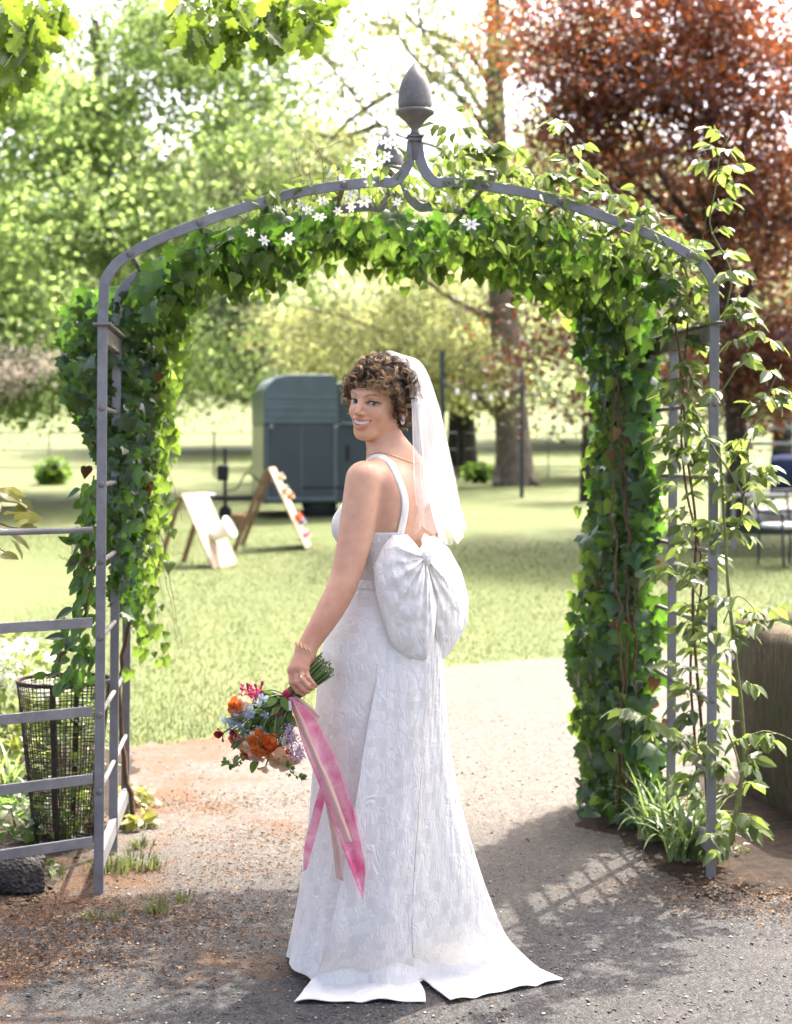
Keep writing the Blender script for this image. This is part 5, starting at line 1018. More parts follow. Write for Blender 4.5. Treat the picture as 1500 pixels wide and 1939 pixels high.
MB().lathe([(.0005, -.004), (.0032, -.002), (.0036, 0), (.0032, .002), (.0005, .004)], tw(.080, -.010, -.036), 10).build('pearl_drop', M_PEARL, ero, True)
nl = []
for k in range(41):
    a = k/40*2*math.pi; q = N0+ZU*(-.005+.018*math.cos(a+math.pi))+(-fb_*math.cos(a)+lb_*math.sin(a))*.07; nl.append(push(q, .0015)[0])
MB().tube(nl, .0011, 5).build('necklace', M_GOLD, bride, True)
# ================================================================== BOUQUET
M_FST = leafmat('flower_stem', (.05, .09, .02), (.1, .16, .04), (.2, .2, .08), (.15, .25, .05), .1, .5, .35)
bq = empty('bouquet', tuple(P(552, 1318, 4.232)), 'loose bouquet of orange, peach, blue and magenta flowers held head down by the bride', 'bouquet')
def bz(x, y, Y): return np.array(P(410+x*.12667, 1260+y*.12667, Y))
def fmat(name, a, b, tf=.3):
    t = NT(name); n = t.noise(45, 4, .6, t.geo()).outputs[0]; c = t.ramp(n, [(.32, a), (.68, b)]); return t.surf(t.n('ShaderNodeMixShader', {0: tf, 1: t.bsdf(c, .6, .2), 2: t.n('ShaderNodeBsdfTranslucent', {'Color': c}).outputs[0]}).outputs[0])
FM_ = {'magenta': fmat('magenta_petal', (.36, .012, .09), (.58, .05, .2)), 'orange': fmat('orange_petal', (.5, .1, .012), (.68, .22, .05)), 'cream': fmat('cream_petal', (.72, .52, .3), (.84, .7, .48)), 'blue': fmat('blue_petal', (.2, .29, .4), (.45, .53, .6)),
       'plum': fmat('burgundy_petal', (.10, .006, .015), (.28, .03, .04)), 'peach': fmat('peach_petal', (.75, .45, .25), (.86, .66, .42)), 'red': fmat('red_orange_petal', (.5, .05, .012), (.72, .14, .03)), 'lilac': fmat('lilac_petal', (.42, .3, .4), (.64, .52, .6)), 'white': fmat('white_floret', (.7, .7, .55), (.82, .82, .74)), 'pink': fmat('pale_pink_petal', (.7, .4, .38), (.85, .62, .58))}
PW = leafproto([(.14, .15), (.34, .45), (.42, .72), (.26, .95)], fold=.25, droop=.45); PN = leafproto([(.12, .2), (.2, .5), (.13, .85)], fold=.2, droop=.1)
GR = np.array(P(549, 1320, 4.232))
def bloom(c, r, mat, kind, nm):
    face = unit(c-GR+np.array((0, -.13, 0))); x = unit(np.cross(face, (0.3, 1, .2))); y = np.cross(face, x); ps, ts, ns, sz = [], [], [], []
    r = r*(.72 if kind == 'tulip' else 1); lay = {'star': [(5, .15, 1)], 'rose': [(6, .15, 1), (6, .7, .85), (5, 1.6, .7), (4, 3.5, .55)], 'tulip': [(3, 2.2, 1.35), (3, 2.8, 1.3)], 'ruffle': [(7, .1, 1), (7, .5, .9), (6, 1.2, .7)]}[kind]
    for n_, up, s_ in lay:
        for k in range(n_):
            a = 2*math.pi*(k+.5*RNG.random())/n_; rad = x*math.cos(a)+y*math.sin(a); ps.append(c+rad*r*.05); ts.append(rad+face*up*.8+RNG.normal(0, .12, 3)); ns.append(face-rad*up*.8+RNG.normal(0, .15, 3)); sz.append(r*s_*RNG.uniform(.85, 1.15))
    V, F, va = merge_leaves(PW if kind != 'star' else leafproto([(.16, .2), (.32, .55), (.2, .9)], fold=.15, droop=.1), np.array(ps), frames(np.array(ts), np.array(ns)), np.array(sz), RNG.random(len(ps)))
    o = obj(nm, meshdata(nm, V, F, True, va), mat, bq)
    if kind == 'star': MB().lathe([(.15*r, 0), (.14*r, .1*r), (.02*r, .18*r)], c, 8, np.stack([x, y, face], 1)).build('flower_eye', M_YEL if mat is not FM_['magenta'] else FM_['cream'], o)
    MB().tube(cr([GR+(c-GR)*.0+RNG.normal(0, .004, 3), GR+(c-GR)*.5+RNG.normal(0, .006, 3), c], 8), [.0022]*8, 5).build('stem', M_FST, bq, True)
for x, y, r, c, kind in ((460, 425, 50, 'magenta', 'star'), (540, 405, 50, 'magenta', 'star'), (650, 385, 52, 'magenta', 'star'), (385, 345, 50, 'magenta', 'star'), (565, 485, 50, 'magenta', 'star'), (365, 465, 45, 'magenta', 'star'), (600, 440, 45, 'magenta', 'star'), (500, 340, 40, 'magenta', 'star'),
                         (260, 640, 105, 'orange', 'rose'), (400, 590, 100, 'cream', 'ruffle'), (275, 730, 62, 'blue', 'star'), (450, 745, 60, 'blue', 'star'), (525, 690, 60, 'blue', 'star'), (150, 830, 70, 'blue', 'star'), (215, 850, 60, 'blue', 'star'), (695, 505, 70, 'blue', 'star'), (735, 745, 55, 'blue', 'star'), (640, 955, 55, 'blue', 'star'), (450, 1085, 65, 'blue', 'star'), (370, 930, 60, 'blue', 'star'), (90, 810, 50, 'blue', 'star'), (420, 690, 50, 'blue', 'star'),
                         (115, 1000, 105, 'plum', 'tulip'), (290, 985, 75, 'plum', 'tulip'), (640, 1060, 80, 'orange', 'ruffle'), (862, 1040, 70, 'orange', 'tulip'), (545, 1150, 80, 'orange', 'ruffle'), (445, 1245, 75, 'peach', 'ruffle'), (715, 1245, 95, 'orange', 'ruffle'), (800, 1170, 80, 'red', 'ruffle'), (620, 1290, 75, 'orange', 'ruffle'), (750, 1080, 60, 'pink', 'ruffle'), (560, 1060, 55, 'peach', 'ruffle'),
                         (930, 1400, 150, 'peach', 'rose'), (980, 1480, 120, 'cream', 'ruffle'), (555, 1375, 80, 'pink', 'rose'), (740, 1500, 95, 'cream', 'tulip'), (320, 1410, 80, 'cream', 'tulip'), (1160, 1440, 75, 'peach', 'ruffle'), (1060, 1330, 65, 'red', 'ruffle'), (660, 1390, 55, 'peach', 'rose'), (880, 1250, 60, 'red', 'ruffle'),
                         (620, 600, 48, 'white', 'star'), (680, 590, 40, 'white', 'star'), (870, 1150, 45, 'white', 'star'), (985, 1110, 45, 'white', 'star'), (1040, 1200, 45, 'white', 'star'), (900, 740, 35, 'magenta', 'rose'), (1010, 1000, 40, 'white', 'star')):
    dx, dy = x-640, y-950; Yd = 4.195+.035*min(1.2, math.hypot(dx, dy)/600)**2+RNG.normal(0, .008); bloom(bz(x, y, Yd), r*.12667/709*1.4, FM_[c], kind, {'star': 'star_flower', 'rose': 'rose_bloom', 'tulip': 'tulip_bloom', 'ruffle': 'ruffled_bloom'}[kind])
for k in range(80):
    q_ = math.sqrt(RNG.random()); a_ = RNG.random()*6.28; x, y = 620+q_*430*math.cos(a_), 960+q_*440*math.sin(a_)
    c_ = ('magenta' if y < 520 else ('blue' if y < 1000 and x < 800 else ('lilac' if x > 950 else RNG.choice(['orange', 'peach', 'pink', 'cream', 'red'])))); kd = 'star' if c_ in ('blue', 'magenta', 'lilac') else RNG.choice(['ruffle', 'rose'])
    bloom(bz(x, y, 4.225+.02*q_**2+RNG.normal(0, .008)), RNG.uniform(40, 62)*.12667/709*1.6, FM_[str(c_)], str(kd), 'star_flower' if kd == 'star' else 'ruffled_bloom')
for x, y, tx, ty in ((470, 400, 465, 255), (600, 370, 575, 265), (665, 360, 690, 225), (420, 380, 350, 330)):   # long buds
    MB().tube(cr([bz(x, y, 4.205), bz((x+tx)/2, (y+ty)/2, 4.203), bz(tx, ty, 4.2)], 8), [.0012, .0015, .002, .0028, .0036, .0042, .0038, .001], 8).build('bud', FM_['magenta'], bq, True)
for c, r, hh in ((bz(1180, 1230, 4.20), .021, .036), (bz(1095, 930, 4.215), .012, .02), (bz(1240, 1330, 4.205), .016, .024), (bz(1110, 1080, 4.21), .014, .02)):
    n = 130; v = unit(rnd(n)); pos = c+v*np.array((r, r, hh))*(.7+.35*RNG.random((n, 1))); V, F, va = merge_leaves(petal, pos, frames(unit(rnd(n)), v), np.full(n, .0085), RNG.random(n)); obj('lilac_cluster', meshdata('lilac_cluster', V, F, True, va), FM_['lilac'], bq)['kind'] = 'stuff'
LF = [(610, 790, .03), (845, 905, .03), (430, 890, .022), (330, 1180, .028), (760, 640, .03), (860, 520, .034), (960, 470, .034), (700, 840, .024), (780, 430, .03), (900, 660, .028), (980, 820, .03), (1060, 780, .035), (930, 980, .026), (560, 880, .022), (500, 960, .024), (720, 1000, .024), (390, 1000, .022), (610, 1190, .034), (470, 830, .02), (880, 830, .03), (540, 1480, .03), (600, 1500, .022), (280, 1390, .026), (800, 880, .028), (1010, 900, .03), (690, 700, .02), (250, 1200, .018), (820, 960, .022), (640, 720, .024)]
pos = np.array([bz(a, b, 4.20+RNG.normal(0, .012)) for a, b, _ in LF]); n = len(LF); dv = unit(pos-GR)
leaves(bq, OVATE, pos-dv*.012, dv+rnd(n, .3), np.array((0, -1.0, .3))+rnd(n, .4), np.array([s*1.25 for *_, s in LF]), M_GREEN, 100)
for path in (((420, 1380), (250, 1500), (160, 1470), (100, 1440)), ((1060, 1480), (1120, 1590), (1200, 1660), (1330, 1680))):
    c = cr([bz(a, b, 4.2) for a, b in path], 14); MB().tube(c, np.linspace(.0016, .0008, 14), 5).build('sprig', M_FST, bq, True); n = 26; i = RNG.integers(0, 14, n)
    leaves(bq, BROAD, c[i]+rnd(n, .002), rnd(n, .8)+np.gradient(c, axis=0)[i]*60, np.array((0, -1.0, .2))+rnd(n, .5), .010+.005*RNG.random(n), M_GREEN, 26, name='small_leaf')
ends = np.array(P(620, 1257, 4.212)); axv = unit(ends-GR)
e1 = unit(np.cross(axv, (0, 1, 0))); e2 = np.cross(axv, e1)
for k in range(46):
    a = 2.4*k; q = math.sqrt((k+.5)/46); st = GR+(e1*math.cos(a)+e2*math.sin(a))*q*.019; en = ends+(e1*math.cos(a)+e2*math.sin(a)*.8)*q*.036+axv*random.uniform(-.014, .012); rr = random.uniform(.0018, .0032)
    so = MB().tube([st-axv*.03, st, (st+en)/2+RNG.normal(0, .002, 3), en], rr, 7).build('stem', M_FST, bq, True)
    MB().lathe([(.0002, .0), (rr*.8, .0), (rr*.7, .0006), (.0001, .0008)], en, 7, np.stack([e1, e2, axv], 1)).build('cut_end', FM_['white'], so)
for k in range(26):
    a = random.random()*6.28; st = GR+(e1*math.cos(a)+e2*math.sin(a))*random.random()*.02; t_ = bz(random.uniform(350, 1150), random.uniform(500, 1250), 4.215); MB().tube(cr([st, st+(t_-st)*.5+RNG.normal(0, .005, 3), t_], 8), random.uniform(.0012, .0026), 5).build('stem', M_FST, bq, True)
# binding, locket and ribbons
def mat_rib(name, a, b, tf):
    t = NT(name); n = t.noise(13, 5, .65, t.geo(), 1.0).outputs[0]; c = t.ramp(n, [(.35, a), (.65, b)]); s = t.n('ShaderNodeMixShader', {0: .45, 1: t.bsdf(c, .5, .3), 2: t.n('ShaderNodeBsdfTranslucent', {'Color': c}).outputs[0]}).outputs[0]
    return t.surf(t.n('ShaderNodeMixShader', {0: tf, 1: t.n('ShaderNodeBsdfTransparent').outputs[0], 2: s}).outputs[0])
M_RIB = mat_rib('pink_silk_ribbon', (.74, .15, .33), (.86, .56, .6), .74); M_RIB2 = mat_rib('cream_silk_ribbon', (.72, .52, .44), (.78, .62, .54), .85); M_VELV = plain('crimson_binding', (.22, .008, .03), .7, .2)
MB().tube([GR-axv*.010, GR-axv*.004, GR+axv*.006, GR+axv*.016], [.0205, .0235, .0235, .021], 20).build('binding', M_VELV, bq, True)
lk = np.array(P(549, 1333, 4.205)); MB().lathe([(.0005, 0), (.007, 0), (.0078, .001), (.007, .002), (.0005, .002)], lk+np.array((-.006, 0, 0)), 20, rotm('X', math.pi/2)).build('locket', M_PEARL, bq)
MB().box(lk+np.array((.001, -.003, -.004)), (.008, .003, .026), None, .001).build('charm', M_PEARL, bq)
def ribbon(left, right, mat, wob=.006, ph=0.): 
    o = sheet_px('ribbon', left, right, 16, 70, mat, bq, wob, 1.0, ph, .0006, .0006); return o
ribbon([(546, 1322, 4.21), (560, 1362, 4.20), (578, 1420, 4.195), (600, 1475, 4.19), (622, 1535, 4.19), (643, 1595, 4.19), (667, 1655, 4.195), (687, 1704, 4.20)], [(560, 1320, 4.212), (592, 1352, 4.20), (615, 1392, 4.20), (634, 1432, 4.20), (652, 1485, 4.20), (670, 1545, 4.205), (684, 1605, 4.205), (692, 1656, 4.205)], M_RIB, .017, .4)
ribbon([(553, 1325, 4.206), (566, 1370, 4.19), (590, 1430, 4.184), (612, 1490, 4.18), (634, 1550, 4.18), (652, 1600, 4.184)], [(557, 1325, 4.206), (578, 1368, 4.19), (600, 1425, 4.186), (626, 1480, 4.182), (650, 1545, 4.182), (668, 1596, 4.186)], M_RIB2, .004, 2.)
ribbon([(608, 1480, 4.215), (592, 1540, 4.21), (577, 1600, 4.21), (574, 1650, 4.21)], [(618, 1500, 4.215), (607, 1550, 4.21), (592, 1605, 4.21), (581, 1646, 4.21)], M_RIB, .003, 1.)
ribbon([(612, 1500, 4.22), (624, 1560, 4.217), (632, 1615, 4.217), (636, 1662, 4.217)], [(624, 1500, 4.22), (634, 1560, 4.217), (644, 1615, 4.217), (650, 1668, 4.217)], M_RIB2, .003, 1.)
ribbon([(556, 1320, 4.215), (585, 1345, 4.21), (600, 1362, 4.205)], [(562, 1318, 4.215), (590, 1338, 4.21), (608, 1356, 4.205)], M_RIB2, .003, 1.)
# ================================================================== BACKGROUND THINGS
M_GRN = plain('dark_green_paint', (.028, .06, .05), .35, .5, .1, .2, 4)
M_TEAL = NT('grey_green_trailer_paint'); _n = M_TEAL.noise(1.2, 5, .6, M_TEAL.geo()).outputs[0]
M_TEAL = M_TEAL.surf(M_TEAL.bsdf(M_TEAL.ramp(_n, [(.3, (.022, .036, .044)), (.7, (.038, .054, .062))]), .28, .5))
M_TROOF = plain('trailer_roof', (.075, .105, .115), .35, .5, 0, .15, 3)
M_BLACK = plain('black_rubber', (.02, .02, .02), .7, .3)
M_STEEL = plain('galvanised_steel', (.2, .22, .23), .45, .5, .5)
M_WOOD = plain('pale_pallet_wood', (.42, .33, .24), .85, .2, 0, .3, 12, .4, 50)
M_WOODD = plain('brown_timber', (.2, .12, .06), .85, .2, 0, .3, 12)
M_WHITE = plain('white_enamel', (.75, .76, .74), .4, .4, 0, .08, 10)
M_IRON = plain('dark_iron', (.03, .035, .035), .5, .4, .3)
M_ALU = plain('grey_table_top', (.28, .28, .27), .5, .4, .2, .15, 8)
M_NAVY = plain('navy_cloth', (.02, .03, .07), .9, .1)
def gpt(px, Y): x = (px-CX)/FPX*Y; return Vector((x, Y, float(gz(x, Y))))
# ---- horse trailer: long side towards the drive, drawbar to the left
o0 = np.array((-2.13, 25.5)); th_ = math.radians(12); al = np.array((math.cos(th_), math.sin(th_), 0)); ac = np.array((-math.sin(th_), math.cos(th_), 0)); zg = float(gz(-2, 25.5))
def TP(s, c, z): return np.array((o0[0], o0[1], zg))+al*s+ac*c+np.array((0, 0, z))
tr = empty('horse_trailer', tuple(TP(1.4, .8, 0)), 'dark grey green horse trailer parked on the lawn', 'trailer')
def tbox(m, s0, s1, c0, c1, z0, z1, bev=0.0): return m.box(TP((s0+s1)/2, (c0+c1)/2, (z0+z1)/2), (s1-s0, c1-c0, z1-z0), np.stack([al, ac, (0, 0, 1)], 1), bev)
prof = [(0, .3), (2.9, .3), (2.9, 1.55), (0, 1.55)]
tbox(MB(), 0, 2.9, 0, 1.62, .26, 1.55, .02).build('lower_body', M_TEAL, tr)
up = [(0.0, 1.552), (0.0, 1.95), (.03, 2.1), (.09, 2.2), (.19, 2.28), (.34, 2.325), (.6, 2.34), (1.1, 2.34), (1.2, 2.30), (1.22, 1.552)]
def prism(pr, c0, c1, mat, name):
    m = MB(); k = len(pr); rows = []
    for c, sc, dz in ((c0, .0, 0), ):
        pass
    V = [TP(s, c0, z) for s, z in pr]+[TP(s, c0+.18, z+.02*(z > 2)) for s, z in pr]+[TP(s, c1-.18, z+.02*(z > 2)) for s, z in pr]+[TP(s, c1, z) for s, z in pr]
    F = [tuple(range(k)), tuple(range(4*k-1, 3*k-1, -1))]+[(r*k+i, r*k+k+i, r*k+k+(i+1) % k, r*k+(i+1) % k) for r in range(3) for i in range(k)]
    m.add(V, F); return m.build(name, mat, tr)
prism(up, 0, 1.62, M_TROOF, 'front_hood')
prism([(1.222, 1.552), (1.222, 2.2), (1.5, 2.24), (2.5, 2.24), (2.75, 2.2), (2.88, 2.05), (2.9, 1.552)], .06, 1.56, M_GRN, 'rear_canopy')
for z in (1.66, 1.78, 1.95): tbox(MB(), .04, 1.2, -.012, .02, z, z+.035, .005).build('rib', M_TROOF, tr)
for s0, s1 in ((.03, .07), (1.14, 1.2), (2.8, 2.86), (.6, .625)): tbox(MB(), s0, s1, -.012, .02, .32, 1.5, .004).build('frame_bar', M_TROOF, tr)
tbox(MB(), .03, 1.2, -.014, .02, .30, .36, .004).build('sill', M_TROOF, tr); tbox(MB(), 1.25, 2.8, -.12, .06, 1.53, 1.57, .004).build('serving_shelf', M_TROOF, tr)
for s in (.12, 1.17): tbox(MB(), s-.03, s+.03, -.05, 0, 1.46, 1.53, .008).build('hinge', M_STEEL, tr)
tbox(MB(), 1.34, 1.4, -.03, .0, .95, 1.2, .008).build('latch', M_BLACK, tr)
for s in (.95, 1.65):
    R = np.stack([al, (0, 0, 1), -ac], 1); wh = MB().lathe([(.10, 0), (.24, 0), (.29, .03), (.30, .09), (.29, .15), (.24, .18), (.1, .18)], TP(s, .34, .28), 28, R).build('wheel', M_BLACK, tr, True)
    MB().lathe([(.02, .0), (.15, .0), (.17, .02), (.16, .03), (.02, .06)], TP(s, .155, .28), 20, R).build('hub', M_IRON, wh)
tbox(MB(), .62, 2.0, -.02, .2, .50, .53, .01).build('mudguard', M_BLACK, tr)
MB().tube([TP(0, .3, .33), TP(-.75, .8, .33)], .04, 8).build('drawbar', M_BLACK, tr); MB().tube([TP(0, 1.3, .33), TP(-.75, .8, .33)], .04, 8).build('drawbar', M_BLACK, tr)
MB().tube([TP(-.7, .8, .36), TP(-.9, .8, .36)], [.05, .06], 10).build('coupling', M_STEEL, tr)
MB().tube([TP(-.55, .7, .12), TP(-.55, .7, 1.15)], .03, 10).build('jockey_post', M_IRON, tr); tbox(MB(), -.68, -.5, .6, .8, .62, .88, .02).build('winch_box', M_BLACK, tr)
MB().lathe([(.02, -.04), (.1, -.04), (.11, 0), (.1, .04), (.02, .04)], TP(-.55, .7, .10), 16, np.stack([al, (0, 0, 1), -ac], 1)).build('jockey_wheel', M_BLACK, tr)
vine(tr, [TP(0, .5, .6), TP(-.2, .6, .75), TP(-.35, .7, .5), TP(-.5, .8, .45)], .015, .012, M_BLACK, 'cable', 14, .0)
c = gpt(452, 24.0); tag(MB().lathe([(.13, 0), (.125, .03), (.11, .1), (.115, .2), (.12, .24), (.02, .25)], c, 20).build('tree_stump', M_WOODD, None, True), 'short brown wooden stump under the trailer drawbar', 'stump')
# ---- game boards
def a_board(name, label, B1, wv, uv, lv, plank_mat, np_=4):
    e = empty(name, tuple(B1), label, 'game board', 'wooden game boards on the lawn'); B1, wv, uv, lv = map(np.array, (B1, wv, uv, lv)); nrm = unit(np.cross(wv, uv))
    for k in range(np_):
        a, b = (k+.03)/np_, (k+.97)/np_; o = nrm*.004*((k*7) % 3-1); t = nrm*.02
        q = [B1+wv*a, B1+wv*b, B1+wv*b+uv, B1+wv*a+uv]; V = [p+o for p in q]+[p+o+t for p in q]
        MB().add(V, [(3, 2, 1, 0), (4, 5, 6, 7), (0, 1, 5, 4), (1, 2, 6, 5), (2, 3, 7, 6), (3, 0, 4, 7)]).build('plank', plank_mat, e)
    for f in (.0, 1.0):
        p = B1+wv*(.04+.92*f)+uv*.985-nrm*.03; MB().bar([p, p+lv*.5, p+lv], .06, .03, unit(wv)).build('leg', M_WOODD, e)
    for f in (.12, .85):
        p = B1+uv*f-nrm*.014; MB().bar([p, p+wv*.5, p+wv], .05, .022, nrm).build('batten', M_WOOD, e)
    return e, nrm
b1, nr = a_board('game_board', 'pale plank game board with a white bucket fixed to its front', (-2.2, 19.0, .10), (.22, .75, .0), (-.40, .12, .90), (-.28, .08, -.90), M_WOOD)
nr = nr if nr[0] > 0 else -nr
pc = np.array((-2.2, 19.0, .10))+np.array((.22, .75, 0))*.45+np.array((-.40, .12, .9))*.42+nr*.03; zx = unit(np.cross(nr, (0, 0, 1))); R = np.stack([zx, np.cross(nr, zx), nr], 1)
MB().lathe([(.02, 0), (.085, 0), (.088, .02), (.125, .24), (.14, .245), (.142, .255), (.128, .26), (.118, .24), (.08, .03), (.02, .03)], pc, 24, R).build('bucket', M_WHITE, b1, True)
b2, nr = a_board('game_board', 'narrow plank game board with coloured cups seen almost edge on', (-1.225, 21.3, .21), (.03, .75, .0), (-.50, .02, 1.09), (-.44, .0, -1.09), M_WOOD)
nr = nr if nr[0] > 0 else -nr
for f, g_, c, r in ((.86, .5, (.55, .45, .3), .05), (.70, .3, (.45, .42, .3), .06), (.36, .4, (.75, .12, .05), .06), (.30, .6, (.15, .2, .35), .05), (.14, .4, (.7, .25, .3), .05), (.62, .6, (.5, .25, .12), .05)):
    pc = np.array((-1.225, 21.3, .21))+np.array((.03, .75, 0))*g_+np.array((-.50, .02, 1.09))*f+nr*.022
    MB().lathe([(.01, 0), (r*.8, 0), (r, .09), (r*.9, .09), (r*.7, .02), (.01, .02)], pc, 16, R).build('cup', plain('painted_cup', c, .5, .4, 0, .1), b2, True)
# ---- estate fences
M_FENCE = plain('grey_estate_fence', (.12, .13, .135), .5, .5, .4)
def estate(label, p0, p1, n, rails, h, r=.014):
    e = empty('estate_fence', tuple(p0), label, 'fence', 'thin rail fences round the field'); p0, p1 = np.array(p0), np.array(p1)
    for k in range(n+1):
        q = p0+(p1-p0)*k/n; zz = float(gz(q[0], q[1])); MB().tube([(q[0], q[1], zz-.1), (q[0], q[1], zz+h)], r*(1.8 if k % 3 == 0 else 1.2), 6).build('post', M_FENCE if k % 3 else M_IRON, e)
    for f in rails:
        pts = [p0+(p1-p0)*t for t in np.linspace(0, 1, 9)]; MB().tube([(q[0], q[1], float(gz(q[0], q[1]))+h*f) for q in pts], r, 5).build('rail', M_FENCE, e)
estate('grey metal rail fence between lawn and field on the trailer side', (-22, 37, 0), (1.5, 38.5, 0), 12, (.25, .62, .97), 1.15)
estate('grey metal rail fence running behind the big tree', (1.7, 39, 0), (22, 37, 0), 10, (.25, .62, .97), 1.15)
wf = empty('paddock_rail', (8, 30, 0), 'pale paddock rail behind the garden seats', 'fence')
for z in (1.35, 1.05): MB().bar([(6.2, 30, .65+z), (9, 30, .65+z), (14, 30.5, .65+z)], .07, .03, (0, 1, 0)).build('rail', M_STEEL, wf)
for x in (6.3, 8.3, 10.3): MB().bar([(x, 30.06, .5), (x, 30.06, 1.3), (x, 30.06, 2.05)], .08, .05, (0, 1, 0)).build('post', M_STEEL, wf)
# ---- light poles with festoon bulbs
M_POLE = plain('dark_grey_pole', (.045, .06, .07), .5, .5, .3); M_BULB = plain('white_bulb', (.8, .8, .76), .2, .5, 0, .03)
pA, pB, pC = gpt(838, 27.5), gpt(988, 30.0), gpt(1330, 30)
for p, top, lab in ((pA, P(838, 668, 27.5).z, 'dark festoon pole at the rear end of the trailer'), (pB, P(988, 698, 30.0).z, 'dark festoon pole in front of the big tree trunk')):
    e = empty('light_pole', tuple(p), lab, 'pole', 'dark poles carrying festoon lights')
    MB().bar([(p.x, p.y, p.z-.1), (p.x, p.y, (p.z+top)/2), (p.x, p.y, top)], .075, .075, (0, 1, 0)).build('pole', M_POLE, e)
    MB().box((p.x, p.y, top+.012), (.09, .09, .02)).build('cap', M_POLE, e); MB().tube([(p.x, p.y-.04, top-.3), (p.x, p.y-.09, top-.28)], .01, 6).build('hook', M_STEEL, e)
fest = empty('festoon_lights', tuple(pA), 'string of white festoon bulbs slung between the dark poles', 'string lights')
for a, b, nb in ((P(838, 722, 27.4), P(988, 728, 29.9), 5), (P(988, 728, 29.9), P(1330, 760, 29), 9)):
    pts = [a.lerp(b, t)-Vector((0, 0, .22*math.sin(math.pi*t)*(1+.9*(nb > 5)))) for t in np.linspace(0, 1, 25)]
    MB().tube(pts, .008, 5).build('cable', M_IRON, fest)
    for k in range(1, nb):
        q = pts[int(24*k/nb)]; MB().lathe([(.012, 0), (.014, -.03), (.03, -.05), (.042, -.085), (.03, -.115), (.004, -.13)], q, 12).build('bulb', M_BULB, fest, True)
# ---- garden seats at the right
def chair(loc, rz, label, jacket=False):
    e = empty('garden_chair', tuple(loc), label, 'chair', 'iron garden chairs'); R = rotm('Z', rz); L = np.array(loc)
    def T(p): return tuple(L+R @ np.array(p))
    for x in (-.24, .24):
        for y in (-.22, .22):
            top = .62 if y < 0 else .45
            MB().tube([T((x, y*1.12, 0)), T((x, y, .45)), T((x, y, top))], .017, 8).build('leg', M_IRON, e)
        MB().tube(cr([T((x, .22, .45)), T((x, .27, .7)), T((x, .3, .92))], 8), .016, 8).build('back_post', M_IRON, e)
        MB().tube(cr([T((x, -.26, .60)), T((x, -.2, .645)), T((x, .0, .64)), T((x, .25, .66))], 10), .018, 8).build('arm', M_IRON, e)
    for z in (.58, .66, .74, .82, .91): MB().tube(cr([T((-.24, .24+.07*(z-.45)/.45, z)), T((0, .27+.07*(z-.45)/.45, z)), T((.24, .24+.07*(z-.45)/.45, z))], 8), .012, 6).build('back_slat', M_IRON, e)
    MB().box(T((0, 0, .445)), (.5, .48, .025), R, .006).build('seat', M_IRON, e)
    return e, T, R
c = gpt(1490, 19.4); e, T, R = chair(c, math.radians(25), 'iron garden chair with a cream seat cushion near the log trough')
tag(MB().box(T((0, -.01, .492)), (.5, .48, .065), R, .025).build('cushion', M_WHITE, None, True), 'cream seat cushion lying on the iron garden chair', 'cushion')
c = gpt(1545, 21.6); tb = empty('garden_table', tuple(c), 'long grey garden table behind the cushioned chair', 'table')
MB().box((c.x-.2, c.y, c.z+.72), (2.4, .85, .035), None, .008).build('table_top', M_ALU, tb)
for x in (-1.2, .9):
    for y in (-.35, .35): MB().tube([(c.x+x, c.y+y, c.z), (c.x+x, c.y+y, c.z+.705)], .025, 8).build('leg', M_ALU, tb)
c = gpt(1440, 20.8); bn = empty('garden_bench', tuple(c), 'dark low bench tucked in front of the grey table', 'bench')
MB().box((c.x, c.y, c.z+.43), (1.3, .34, .05), None, .008).build('seat', M_IRON, bn); MB().box((c.x, c.y-.1, c.z+.33), (1.25, .02, .14), None, .004).build('apron', M_IRON, bn)
for x in (-.55, .55): MB().tube([(c.x+x, c.y, c.z), (c.x+x, c.y, c.z+.4)], .022, 8).build('leg', M_STEEL, bn)
c = gpt(1492, 26.0); e, T, R = chair(c, math.radians(-10), 'iron chair with a navy jacket over its back by the pale stones')
G = np.array([[T((x, .22+.10*f+.05*math.sin(f*3.1)+.02*math.sin(9*x), .98-.62*abs(f)+.03*math.cos(6*x))) for x in np.linspace(-.27, .27, 9)] for f in np.linspace(-1, 1, 13)])
jk = solidify(MB().grid(G).build('jacket', M_NAVY, None, True), .02); tag(jk, 'navy jacket hung over the back of a garden chair', 'jacket')
M_PSTONE = plain('pale_boulder', (.42, .4, .37), .9, .2, 0, .25, 6, .6, 14)
for i, (px, Y, r, lab) in enumerate(((1432, 24.6, .24, 'small pale boulder at the end of the row of stones'), (1462, 24.8, .3, 'rounded pale boulder next to the maple trunk stones'), (1492, 24.5, .27, 'pale boulder below the jacket chair'), (1530, 24.6, .32, 'big pale boulder in the row of stones'))):
    c = gpt(px, Y); rock('boulder', (c.x, c.y, c.z+r*.5), r, lab, M_PSTONE, 20+i, (1.2, .9, .75), .3, 3, 'boulder', 'pale boulders edging the lawn')
